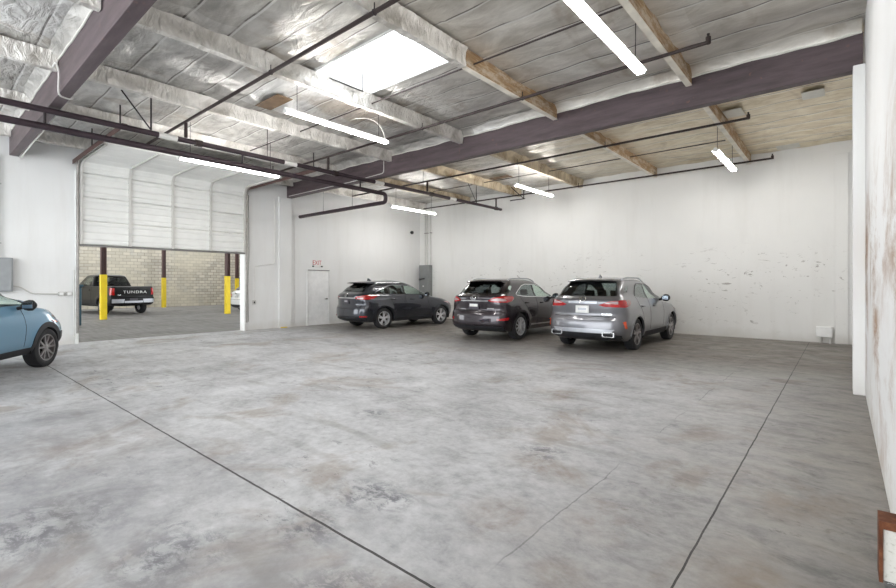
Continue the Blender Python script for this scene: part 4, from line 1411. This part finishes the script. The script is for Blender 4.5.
    # spoiler
    if sp.get('spoiler'):
        s0, s1, zt_, hwid = sp['spoiler']
        b = MB()
        n = 16
        sec = []
        for i in range(n + 1):
            y = -hwid + 2 * hwid * i / n
            k = 1 - (abs(y) / hwid) ** 3
            xt = s0 + 0.10 * (1 - k)
            sec.append([(s1, y, zt_ + 0.012 - 0.02 * (y / hwid) ** 2), (xt + 0.02, y, zt_ + 0.000 - 0.02 * (y / hwid) ** 2), (xt, y, zt_ - 0.022 - 0.02 * (y / hwid) ** 2),
                        (xt + 0.05, y, zt_ - 0.045 - 0.02 * (y / hwid) ** 2), (s1, y, zt_ - 0.05 - 0.02 * (y / hwid) ** 2)])
        vs = [q for r_ in sec for q in r_]
        fs = [(i * 5 + k, i * 5 + (k + 1) % 5, (i + 1) * 5 + (k + 1) % 5, (i + 1) * 5 + k) for i in range(n) for k in range(5)]
        fs += [(0, 1, 2, 3, 4), tuple(n * 5 + k for k in range(5))]
        b.add(vs, fs).build('roof_spoiler', M[sp.get('spoiler_mat', sp['paint'])], root, ang=50)
    if sp.get('fin'):
        x, z = sp['fin']
        MB().add([(x - 0.10, 0.0, z + 0.075), (x - 0.11, 0.018, z - 0.02), (x - 0.11, -0.018, z - 0.02), (x + 0.10, 0.015, z - 0.02), (x + 0.10, -0.015, z - 0.02), (x - 0.04, 0.0, z + 0.07)],
                 [(0, 1, 2), (0, 1, 3, 5), (0, 2, 4, 5), (3, 4, 5), (1, 2, 4, 3)]).build('antenna_fin', M[sp['paint']], root)
    # underside with wheel wells
    hw0 = sh.hw(sh.z0 + 0.05)
    b = MB()
    b.box(ra, wb - ra, -hw0 + 0.05, hw0 - 0.05, sh.z0 + 0.02, 0.46)
    b.box(sh.xr(sh.z0) + 0.12, -ra, -hw0 + 0.16, hw0 - 0.16, sh.z0 + 0.02, 0.46)
    b.box(wb + ra, sh.xf(sh.z0) - 0.2, -hw0 + 0.2, hw0 - 0.2, sh.z0 + 0.02, 0.46)
    b.box(-ra, ra, -0.45, 0.45, sh.z0 + 0.08, 0.46)
    b.box(wb - ra, wb + ra, -0.45, 0.45, sh.z0 + 0.08, 0.46)
    b.build('underbody', M['well'], root, smooth=False)
    for xa in (0.0, wb):
        for sg in (-1, 1):
            n = 24
            vs, fs = [], []
            for yy in (0.46, sh.hw(0.6) - 0.03):
                for i in range(n + 1):
                    a = -0.35 + (PI + 0.7) * i / n
                    vs.append((xa + (ra + 0.02) * math.cos(a), sg * yy, max(sh.z0, R + (ra + 0.02) * math.sin(a))))
            for i in range(n):
                fs.append((i, i + 1, n + 2 + i, n + 1 + i))
            fs.append(tuple(range(n + 1)))
            MB().add(vs, fs).build('wheel_well', M['well'], root)
    # cabin
    b = MB()
    b.box(sh.xr(0.9) + 0.15, wb - 0.25, -hw0 + 0.14, hw0 - 0.14, 0.46, 0.52)
    b.box(wb - 0.75, wb - 0.35, -hw0 + 0.16, hw0 - 0.16, 0.52, 0.98)
    b.build('cabin_floor', M['seat'], root, smooth=False)
    sx = wb * 0.5
    for s_ in (-0.38, 0.38):
        seat(root, sx + 0.12, s_, 0.50)
    seat(root, sx - 0.78, 0, 1.30, 'rear_bench')
    # wheels
    for xa, st in ((0.0, 0.0), (wb, sp.get('steer', 0.0))):
        for sg in (-1, 1):
            wheel(root, xa, sg * (sp['track'] / 2), R, 0.235, sg, sp['wheel'], M[sp['alloy']], st)
    return root, sh


def suv_profile(h, oh_r, wb, oh_f, w_, zb=0.24, belt=1.16, glass_r=1.27, lip=1.18, rake=0.40, hood=1.04, cowl_off=0.38):
    """shared skin proportions of the hatchbacks"""
    k = h / 1.70
    xf = wb + oh_f
    rear = [(zb, -oh_r + 0.24), (zb + 0.10, -oh_r + 0.05), (0.46, -oh_r), (0.60, -oh_r + 0.005), (0.74, -oh_r + 0.03), (0.80, -oh_r + 0.065), (0.86, -oh_r + 0.08), (1.00, -oh_r + 0.065), (lip - 0.06, -oh_r + 0.055), (lip, -oh_r + 0.085),
            (glass_r - 0.02, -oh_r + 0.185), (glass_r + 0.15, -oh_r + 0.185 + rake * 0.40), (h - 0.12, -oh_r + 0.185 + rake), (h - 0.075, -oh_r + 0.23 + rake), (h - 0.04, -oh_r + 0.40 + rake), (h - 0.015, -oh_r + 0.80 + rake), (h, -oh_r + 1.25 + rake)]
    cowl = wb - cowl_off
    front = [(zb, xf - 0.42), (zb + 0.10, xf - 0.10), (0.50, xf - 0.01), (0.66, xf), (0.80, xf - 0.08), (0.88, xf - 0.22), (hood - 0.08, xf - 0.48), (hood, xf - 0.95), (hood + 0.05, cowl + 0.08), (hood + 0.12, cowl - 0.08), (1.30, cowl - 0.38), (h - 0.20, cowl - 0.75),
             (h - 0.10, cowl - 1.02), (h - 0.05, cowl - 1.25), (h - 0.02, cowl - 1.45), (h, cowl - 1.70)]
    half = [(zb, w_ - 0.10), (zb + 0.10, w_ - 0.04), (0.50, w_ - 0.012), (0.70, w_), (0.86, w_ - 0.004), (0.98, w_ - 0.018), (1.06, w_ - 0.045), (belt, w_ - 0.085), (1.30, w_ - 0.155), (h - 0.20, w_ - 0.235), (h - 0.11, w_ - 0.30), (h - 0.06, w_ - 0.38), (h - 0.025, w_ - 0.52), (h, w_ - 0.78)]
    ar = [(zb, 0.40), (0.6, 0.40), (1.1, 0.38), (1.3, 0.34), (h - 0.1, 0.32), (h, 0.30)]
    af = [(zb, 0.75), (0.7, 0.80), (0.95, 0.75), (hood + 0.06, 0.55), (1.3, 0.42), (h - 0.1, 0.40), (h, 0.30)]
    return dict(rear=rear, front=front, half=half, ar=ar, af=af)


def cars():
    # ---------------- warm grey hatchback, nearest of the row
    pr = suv_profile(1.73, 1.03, 2.79, 1.06, 0.945, 0.25, 1.18, 1.28, 1.20, 0.40, 1.06)
    sp = dict(pr, name='car', label='warm grey SUV parked at the right end of the row, white plate on its tailgate', paint='paint_grey',
              loc=(-4.57, 11.12, 0), rz=PI / 2, wb=2.79, R=0.375, ra=0.445, track=1.63, flare=0.022,
              side_windows=[([(0.98, 1.20), (0.98, 1.545), (1.14, 1.54), (1.40, 1.47), (1.66, 1.36), (1.95, 1.20), (1.98, 1.165)], 'glass_light'),
                            ([(0.16, 1.27), (0.24, 1.36), (0.42, 1.50), (0.56, 1.545), (0.92, 1.548), (0.92, 1.205), (0.4, 1.225)], 'glass_dark'),
                            ([(-0.46, 1.345), (-0.30, 1.46), (-0.10, 1.50), (-0.22, 1.37)], 'glass_dark')],
              win_trim=[(0.14, 1.262), (0.24, 1.375), (0.40, 1.51), (0.56, 1.56), (1.15, 1.556), (1.42, 1.485), (1.68, 1.375), (2.0, 1.19)], trim_mat='black', trim_w=0.022,
              pillars=[[(0.92, 1.19), (0.98, 1.19), (0.98, 1.55), (0.92, 1.55)]],
              arch_w=0.05, arch_mat='paint_grey', sill_z=0.40, sill_mat='cladding', sill_chrome=False,
              seams=[[(0.95, 0.44), (0.95, 1.18)], [(0.44, 0.66), (0.34, 0.9), (0.22, 1.05), (0.14, 1.25)], [(2.02, 0.44), (2.06, 0.8), (2.02, 1.16)]],
              handles=[(0.42, 1.02), (1.28, 1.00)], mirror=(1.86, 1.14), rails=(-0.10, 1.35), rail_mat='silver', rail_y=0.60,
              rear_window=[(-0.70, 1.275), (0.70, 1.275), (0.66, 1.42), (0.58, 1.605), (-0.58, 1.605), (-0.66, 1.42)],
              windshield=[(-0.70, 1.16), (0.70, 1.16), (0.56, 1.58), (-0.56, 1.58)],
              rear_lamps=[('tail_light', [(0.38, 1.075), (0.50, 1.035), (0.98, 1.02), (1.22, 1.06), (1.34, 1.15), (1.22, 1.185), (0.90, 1.19), (0.62, 1.16)], 'red_lens', 0.012),
                          ('lamp_lens', [(0.50, 1.105), (0.80, 1.095), (0.80, 1.165), (0.66, 1.15)], 'clear_lens', 0.016),
                          ('reflector', [(0.92, 0.70), (0.99, 0.72), (1.06, 0.56), (1.00, 0.55)], 'orange_lens', 0.012)],
              front_lamps=[('headlight', [(0.50, 0.74), (1.0, 0.80), (1.25, 0.90), (0.9, 0.90), (0.5, 0.82)], 'clear_lens', 0.008)],
              rear_panels=[('lower_bumper', [(-0.84, 0.27), (0.84, 0.27), (0.86, 0.40), (0.55, 0.44), (-0.55, 0.44), (-0.86, 0.40)], 'cladding', 0.012),
                           ('bumper_bar', [(-0.62, 0.44), (0.62, 0.44), (0.74, 0.53), (-0.74, 0.53)], 'silver', 0.022)],
              rear_strips=[('hatch_gap', [(-0.74, 0.81), (0.74, 0.81)], 0.012, 'seam', 0.003), ('hatch_garnish', [(-0.34, 1.125), (0.34, 1.125)], 0.05, 'silver', 0.012),
                           ('model_badge', [(-0.66, 0.865), (-0.44, 0.865)], 0.03, 'chrome', 0.008)],
              plate=(0.97, 0.32, 0.17, 'plate'), emblem=(1.20, 0.15, 0.105, 'L'), exhaust=(0.62, 0.42, 0.28, 0.115),
              spoiler=(-0.58, -0.28, 1.655, 0.60), spoiler_mat='paint_grey', fin=(0.12, 1.715), wheel='five', alloy='alloy_dark')
    make_suv(sp)

    # ---------------- dark plum hatchback in the middle
    pr = suv_profile(1.73, 1.01, 2.74, 1.04, 0.95, 0.25, 1.18, 1.28, 1.23, 0.42, 1.06)
    sp = dict(pr, name='car', label='dark plum-black SUV parked in the middle of the row, silver roof rails', paint='paint_plum',
              loc=(-7.74, 11.12, 0), rz=PI / 2 + 0.01, wb=2.74, R=0.37, ra=0.435, track=1.62, flare=0.015,
              side_windows=[([(0.96, 1.19), (0.96, 1.53), (1.12, 1.525), (1.40, 1.45), (1.66, 1.34), (1.92, 1.20), (1.95, 1.165)], 'glass_light'),
                            ([(-0.06, 1.255), (0.12, 1.37), (0.36, 1.49), (0.56, 1.53), (0.90, 1.533), (0.90, 1.195), (0.3, 1.215)], 'glass_dark'),
                            ([(-0.58, 1.30), (-0.44, 1.42), (-0.30, 1.50), (-0.16, 1.51), (-0.36, 1.32)], 'glass_light')],
              win_trim=[(1.95, 1.155), (0.90, 1.185), (0.30, 1.20), (-0.06, 1.24), (-0.10, 1.262), (0.10, 1.38), (0.34, 1.505), (0.56, 1.545), (1.12, 1.54), (1.42, 1.465), (1.68, 1.355), (1.97, 1.19)], trim_mat='chrome', trim_w=0.018,
              pillars=[[(0.90, 1.18), (0.96, 1.18), (0.96, 1.535), (0.90, 1.535)]],
              arch_w=0.04, arch_mat='paint_plum', sill_z=0.38, sill_mat='paint_plum', sill_chrome=True,
              seams=[[(0.93, 0.42), (0.93, 1.17)], [(0.44, 0.62), (0.34, 0.9), (0.16, 1.05), (0.05, 1.22)], [(2.0, 0.42), (2.03, 0.8), (1.98, 1.15)]],
              handles=[(0.36, 1.03), (1.22, 1.01)], mirror=(1.84, 1.13), rails=(-0.20, 1.30), rail_mat='silver', rail_y=0.59,
              rear_window=[(-0.69, 1.285), (0.69, 1.285), (0.64, 1.42), (0.57, 1.60), (-0.57, 1.60), (-0.64, 1.42)],
              windshield=[(-0.70, 1.15), (0.70, 1.15), (0.56, 1.56), (-0.56, 1.56)],
              rear_lamps=[('tail_light', [(0.46, 1.10), (0.56, 1.06), (1.00, 1.05), (1.22, 1.08), (1.36, 1.17), (1.26, 1.22), (0.90, 1.225), (0.64, 1.19)], 'red_lens', 0.012),
                          ('lamp_lens', [(0.52, 1.105), (0.88, 1.085), (0.98, 1.10), (0.92, 1.15), (0.70, 1.165)], 'clear_lens', 0.016),
                          ('reflector', [(0.74, 0.56), (1.08, 0.58), (1.10, 0.65), (0.74, 0.62)], 'red_lens', 0.010)],
              front_lamps=[('headlight', [(0.50, 0.74), (1.0, 0.80), (1.25, 0.90), (0.9, 0.90), (0.5, 0.82)], 'clear_lens', 0.008)],
              rear_panels=[('lower_bumper', [(-0.84, 0.27), (0.84, 0.27), (0.86, 0.41), (-0.86, 0.41)], 'cladding', 0.012)],
              rear_strips=[('hatch_gap', [(-0.72, 0.82), (0.72, 0.82)], 0.012, 'seam', 0.003), ('hatch_garnish', [(-0.46, 1.09), (0.46, 1.09)], 0.035, 'chrome', 0.012),
                           ('model_badge', [(-0.62, 0.885), (-0.42, 0.885)], 0.025, 'chrome', 0.008)],
              plate=(0.95, 0.33, 0.17, 'plate_dark'), plate_band=True, emblem=(1.17, 0.17, 0.115, 'L'), exhaust=None,
              spoiler=(-0.58, -0.26, 1.65, 0.62), fin=None, wheel='ten', alloy='alloy')
    make_suv(sp)

    # ---------------- charcoal hatchback by the side door
    pr = suv_profile(1.70, 1.01, 2.685, 0.92, 0.935, 0.24, 1.18, 1.28, 1.20, 0.46, 1.06)
    sp = dict(pr, name='car', label='charcoal grey SUV parked beside the white side door, left end of the row', paint='paint_slate',
              loc=(-12.97, 10.84, 0), rz=PI / 2 - 0.10, wb=2.685, R=0.36, ra=0.425, track=1.60, flare=0.02,
              side_windows=[([(0.98, 1.18), (0.98, 1.50), (1.14, 1.495), (1.40, 1.43), (1.66, 1.33), (1.90, 1.20), (1.94, 1.155)], 'glass_light'),
                            ([(0.30, 1.215), (0.34, 1.47), (0.52, 1.50), (0.92, 1.505), (0.92, 1.185)], 'glass_dark'),
                            ([(-0.26, 1.265), (-0.02, 1.36), (0.24, 1.455), (0.24, 1.22)], 'glass_dark')],
              win_trim=[(-0.32, 1.255), (-0.04, 1.372), (0.26, 1.48), (0.52, 1.518), (1.14, 1.512), (1.42, 1.447), (1.68, 1.345), (1.94, 1.19)], trim_mat='silver', trim_w=0.014,
              pillars=[[(0.92, 1.17), (0.98, 1.17), (0.98, 1.505), (0.92, 1.505)], [(0.245, 1.215), (0.295, 1.21), (0.335, 1.475), (0.245, 1.46)]],
              arch_w=0.045, arch_mat='paint_slate', sill_z=0.37, sill_mat='cladding', sill_chrome=False,
              seams=[[(0.95, 0.42), (0.95, 1.16)], [(0.44, 0.62), (0.38, 0.9), (0.28, 1.05), (0.27, 1.2)], [(2.0, 0.42), (2.03, 0.8), (1.98, 1.14)]],
              handles=[(0.42, 1.03), (1.26, 1.01)], mirror=(1.83, 1.12), rails=None, rail_mat='silver',
              rear_window=[(-0.68, 1.285), (0.68, 1.285), (0.63, 1.41), (0.56, 1.56), (-0.56, 1.56), (-0.63, 1.41)],
              windshield=[(-0.70, 1.15), (0.70, 1.15), (0.55, 1.53), (-0.55, 1.53)],
              rear_lamps=[('tail_light', [(0.50, 1.06), (0.62, 1.03), (1.02, 1.02), (1.22, 1.05), (1.46, 1.17), (1.30, 1.185), (0.92, 1.18), (0.56, 1.12)], 'red_lens', 0.014),
                          ('lamp_lens', [(0.60, 1.05), (0.84, 1.045), (0.84, 1.075), (0.62, 1.08)], 'clear_lens', 0.018),
                          ('reflector', [(0.76, 0.42), (1.02, 0.43), (1.02, 0.475), (0.76, 0.47)], 'red_lens', 0.012)],
              front_lamps=[('headlight', [(0.50, 0.72), (1.0, 0.78), (1.25, 0.88), (0.9, 0.88), (0.5, 0.80)], 'clear_lens', 0.008)],
              rear_panels=[('lower_bumper', [(-0.84, 0.26), (0.84, 0.26), (0.86, 0.36), (-0.86, 0.36)], 'cladding', 0.012)],
              rear_strips=[('hatch_gap', [(-0.72, 0.70), (0.72, 0.70)], 0.012, 'seam', 0.003), ('hatch_garnish', [(-0.50, 1.07), (0.50, 1.07)], 0.04, 'chrome', 0.014)],
              plate=(0.95, 0.31, 0.16, 'plate_dark'), plate_band=False, emblem=(1.16, 0.11, 0.11, 'A'), exhaust=None,
              spoiler=(-0.66, -0.24, 1.62, 0.61), spoiler_mat='paint_slate', fin=(0.02, 1.68), wheel='five', alloy='alloy')
    make_suv(sp)

    # ---------------- soft blue crossover cut by the left edge
    pr = suv_profile(1.72, 0.90, 2.67, 1.00, 0.90, 0.30, 1.20, 1.28, 1.18, 0.36, 1.14, 0.14)
    h = Vector((-0.83, 0.56))
    h.normalize()
    lf = Vector((-h.y, h.x))
    W = Vector((-11.45, 1.63))
    O = W - h * 2.67 + lf * 0.78
    sp = dict(pr, name='car', label='soft blue crossover with black cladding cut off by the left edge', paint='paint_blue',
              loc=(O.x, O.y, 0), rz=math.atan2(h.y, h.x), wb=2.67, R=0.36, ra=0.43, track=1.58, flare=0.015,
              side_windows=[([(0.98, 1.19), (0.98, 1.54), (1.14, 1.535), (1.52, 1.48), (1.80, 1.37), (2.08, 1.23), (2.12, 1.17)], 'glass_light'),
                            ([(0.14, 1.27), (0.26, 1.45), (0.42, 1.54), (0.92, 1.545), (0.92, 1.20)], 'glass_dark')],
              win_trim=[(0.08, 1.26), (0.24, 1.46), (0.42, 1.555), (1.14, 1.55), (1.54, 1.495), (1.82, 1.385), (2.15, 1.18)], trim_mat='black', trim_w=0.03,
              pillars=[[(0.92, 1.19), (0.98, 1.19), (0.98, 1.545), (0.92, 1.545)]],
              arch_w=0.10, arch_mat='cladding', sill_z=0.42, sill_mat='cladding', sill_chrome=False,
              seams=[[(0.95, 0.46), (0.95, 1.18)], [(0.46, 0.70), (0.34, 0.9), (0.2, 1.05)], [(1.98, 0.46), (2.02, 0.8), (1.95, 1.15)]],
              handles=[(0.42, 1.04), (1.24, 1.02)], mirror=(1.88, 1.13), rails=None, rail_mat='black',
              rear_window=[(-0.66, 1.29), (0.66, 1.29), (0.60, 1.40), (0.54, 1.56), (-0.54, 1.56), (-0.60, 1.40)],
              windshield=[(-0.68, 1.18), (0.68, 1.18), (0.54, 1.57), (-0.54, 1.57)],
              rear_lamps=[('tail_light', [(0.50, 1.00), (1.0, 0.98), (1.30, 1.02), (1.36, 1.10), (0.90, 1.12), (0.56, 1.06)], 'red_lens', 0.012)],
              front_lamps=[('headlight', [(0.45, 0.84), (0.95, 0.88), (1.14, 0.95), (0.9, 0.97), (0.45, 0.91)], 'clear_lens', 0.010),
                           ('bumper_cladding', [(0.62, 0.36), (1.15, 0.36), (1.22, 0.62), (0.9, 0.62), (0.7, 0.5)], 'cladding', 0.014),
                           ('marker_light', [(1.16, 0.80), (1.30, 0.82), (1.30, 0.86), (1.16, 0.86)], 'orange_lens', 0.014)],
              front_panels=[('grille', [(-0.5, 0.56), (0.5, 0.56), (0.44, 0.76), (-0.44, 0.76)], 'black', 0.01)],
              rear_panels=[('lower_bumper', [(-0.80, 0.30), (0.80, 0.30), (0.82, 0.55), (-0.82, 0.55)], 'cladding', 0.012)],
              rear_strips=[('hatch_gap', [(-0.7, 0.74), (0.7, 0.74)], 0.012, 'seam', 0.003)],
              plate=(0.86, 0.31, 0.16, 'plate'), emblem=(1.05, 0.12, 0.08, 'A'), exhaust=None,
              spoiler=(-0.56, -0.22, 1.62, 0.58), fin=None, wheel='split', alloy='alloy_dark', steer=-0.05)
    make_suv(sp)

    # ---------------- white car just showing behind the right jamb
    pr = suv_profile(1.62, 0.90, 2.65, 0.95, 0.90, 0.22, 1.10, 1.18, 1.10, 0.40, 1.00)
    sp = dict(pr, name='car', label='white car outside, only one end showing past the right jamb', paint='paint_white',
              loc=(-25.4, 12.62, 0), rz=PI / 2 + 0.05, wb=2.65, R=0.34, ra=0.405, track=1.56, flare=0.015,
              side_windows=[([(0.98, 1.13), (0.98, 1.47), (1.14, 1.465), (1.40, 1.40), (1.66, 1.29), (1.92, 1.13)], 'glass_dark'),
                            ([(0.14, 1.20), (0.26, 1.38), (0.42, 1.46), (0.92, 1.465), (0.92, 1.14)], 'glass_dark')],
              win_trim=None, pillars=[], arch_w=0.04, arch_mat='paint_white', sill_z=0.34, sill_mat='cladding',
              seams=[[(0.95, 0.42), (0.95, 1.10)]], handles=[(0.42, 0.96), (1.24, 0.94)], mirror=(1.80, 1.06), rails=None, rail_mat='black',
              rear_window=[(-0.64, 1.19), (0.64, 1.19), (0.58, 1.36), (0.52, 1.50), (-0.52, 1.50), (-0.58, 1.36)],
              windshield=[(-0.66, 1.10), (0.66, 1.10), (0.52, 1.50), (-0.52, 1.50)],
              rear_lamps=[('tail_light', [(0.60, 0.92), (1.0, 0.90), (1.22, 0.94), (1.24, 1.06), (0.90, 1.08), (0.66, 1.02)], 'red_lens', 0.012)],
              rear_panels=[('lower_bumper', [(-0.80, 0.24), (0.80, 0.24), (0.82, 0.42), (-0.82, 0.42)], 'cladding', 0.012)],
              rear_strips=[('hatch_gap', [(-0.7, 0.70), (0.7, 0.70)], 0.012, 'seam', 0.003)],
              plate=(0.84, 0.31, 0.16, 'plate'), emblem=(1.03, 0.10, 0.08, 'A'), exhaust=None, spoiler=(-0.50, -0.18, 1.55, 0.54), fin=None, wheel='far', alloy='alloy')
    make_suv(sp)


def pickup():
    wb, R, ra = 3.70, 0.41, 0.50
    root = thing('pickup_truck', 'black pickup truck with white tailgate lettering outside the raised door', 'truck', (-28.6, 7.35, 0), PI + 0.15)
    rear = [(0.46, -1.10), (0.54, -1.18), (0.84, -1.18), (0.90, -1.12), (1.36, -1.14), (1.41, -1.12), (1.425, -1.05), (1.43, -0.9)]
    front = [(0.46, wb + 0.80), (0.54, wb + 1.0), (0.84, wb + 1.02), (1.10, wb + 0.98), (1.26, wb + 0.90), (1.36, wb + 0.65), (1.415, wb + 0.1), (1.43, wb - 0.5)]
    half = [(0.46, 0.90), (0.58, 0.98), (0.80, 1.01), (1.12, 1.0), (1.30, 0.975), (1.41, 0.95), (1.43, 0.90)]
    ar = [(0.46, 0.18), (1.43, 0.14)]
    af = [(0.46, 0.6), (1.43, 0.5)]
    sh = Shell(rear, front, half, ar, af, wb, R, ra, 0.03, 4.0, (0.0, wb))
    P = M['paint_black']
    sh.mesh().build('body', P, root, ang=40)
    # cab
    cr = [(1.38, 1.02), (1.46, 1.04), (1.85, 1.20), (1.98, 1.28), (2.04, 1.45), (2.07, 1.8)]
    cf = [(1.38, wb - 0.42), (1.46, wb - 0.52), (1.85, wb - 1.0), (1.98, wb - 1.2), (2.04, wb - 1.45), (2.07, wb - 1.7)]
    chh = [(1.38, 0.93), (1.46, 0.91), (1.85, 0.77), (1.98, 0.71), (2.04, 0.60), (2.07, 0.35)]
    car_ = [(1.38, 0.20), (2.07, 0.2)]
    cab = Shell(cr, cf, chh, car_, [(1.38, 0.4), (2.07, 0.3)], 0, R, ra, 0, 3.2)
    wins = [[(1.30, 1.48), (1.42, 1.88), (2.05, 1.90), (2.05, 1.48)], [(2.13, 1.48), (2.13, 1.90), (2.45, 1.86), (2.85, 1.55), (2.88, 1.48)]]
    rw = [(-0.68, 1.50), (0.68, 1.50), (0.60, 1.89), (-0.60, 1.89)]
    ws = [(-0.68, 1.48), (0.68, 1.48), (0.58, 1.92), (-0.58, 1.92)]
    cab.mesh(wins, [rw], [ws], 40).build('cab', P, root, ang=40)
    for sg in (-1, 1):
        f = cab.m_side(sg)
        for p in wins:
            patch(p, f, 0.004, 0.006).build('side_window', M['glass_dark'], root)
        fb = sh.m_side(sg)
        for xa in (0.0, wb):
            arc = [(xa + ra * math.cos(a), R + ra * math.sin(a)) for a in np.linspace(-0.05, PI + 0.05, 32)]
            ribbon([p for p in arc if p[1] > 0.47], 0.07, fb, 0.02, depth=0.05).build('arch_trim', M['cladding'], root)
        for ln in ([(2.09, 0.58), (2.09, 1.40)], [(1.12, 0.58), (1.12, 1.40)], [(3.0, 0.58), (3.0, 1.40)]):
            ribbon(ln, 0.014, fb, 0.002, depth=0.002).build('door_gap', M['seam'], root)
        for hx in (1.35, 2.3):
            MB().box(hx - 0.1, hx + 0.1, sg * 1.0 - 0.03, sg * 1.0 + 0.03, 1.22, 1.26).build('door_handle', M['black'], root, bevel=0.01)
        fw = sh.m_wrap(sg)
        patch([(0.84, 1.0), (1.06, 1.0), (1.12, 1.35), (0.84, 1.35)], fw, 0.014, 0.01, 0.04).build('tail_light', M['red_lens'], root)
        patch([(0.46, 0.60), (0.96, 0.60), (0.96, 0.79), (0.42, 0.79)], fw, 0.02, 0.01, 0.05).build('bumper_end', M['silver'], root)
        b = MB()
        yy = 0.98
        b.box(2.62, 2.74, sg * yy if sg > 0 else sg * (yy + 0.28), sg * (yy + 0.28) if sg > 0 else sg * yy, 1.42, 1.68)
        b.build('mirror', M['black'], root, bevel=0.04)
        for xa in (0.0, wb):
            wheel(root, xa, sg * 0.85, R, 0.27, sg, 'far', M['alloy'])
    fr = cab.m_rear()
    patch(rw, fr, 0.004, 0.006).build('rear_window', M['glass_dark'], root)
    patch(ws, cab.m_front(), 0.004, 0.006).build('windshield', M['glass_light'], root)
    ft = sh.m_rear()
    ribbon([(-0.80, 1.38), (0.80, 1.38)], 0.05, ft, 0.03).build('tailgate_lip', M['cladding'], root)
    patch([(-0.14, 1.28), (0.14, 1.28), (0.14, 1.34), (-0.14, 1.34)], ft, 0.02).build('tailgate_handle', M['black'], root)
    patch([(-0.80, 0.96), (0.80, 0.96), (0.80, 1.26), (-0.80, 1.26)], ft, 0.006, 0.01, 0.1).build('tailgate_panel', P, root)
    patch([(-0.42, 0.60), (0.42, 0.60), (0.42, 0.70), (-0.42, 0.70)], ft, 0.02).build('step_pad', M['silver'], root)
    patch([(-0.18, 0.71), (0.18, 0.71), (0.18, 0.82), (-0.18, 0.82)], ft, 0.016).build('licence_plate', M['plate_dark'], root)
    text_mesh('tailgate_lettering', 'TUNDRA', 0.19, M['plate'], root, 0.006, (-1.17, -0.06, 1.14), (PI / 2, 0, -PI / 2), 1.2, 1.25)
    text_mesh('corner_badge', '4x4', 0.10, M['chrome'], root, 0.006, (-1.17, 0.66, 1.0), (PI / 2, 0, -PI / 2), 1.1)
    text_mesh('roof_lamp_dots', '. . .', 0.1, M['orange_lens'], root, 0.006, (1.32, 0, 2.0), (PI / 2, 0, -PI / 2))
    b = MB()
    b.box(-0.95, 4.4, -0.45, 0.45, 0.43, 0.7)
    b.box(ra, wb - ra, -0.85, 0.85, 0.40, 0.6)
    b.build('underbody', M['well'], root, smooth=False)
    for s_ in (-0.4, 0.4):
        seat(root, 2.5, s_, 0.55, 'seat', 1.12)
    seat(root, 1.65, 0, 1.35, 'rear_bench', 1.12)


room()
purlins()
rollup_door()
side_door()
lights()
sprinklers()
wall_fittings()
yard()
cars()
pickup()
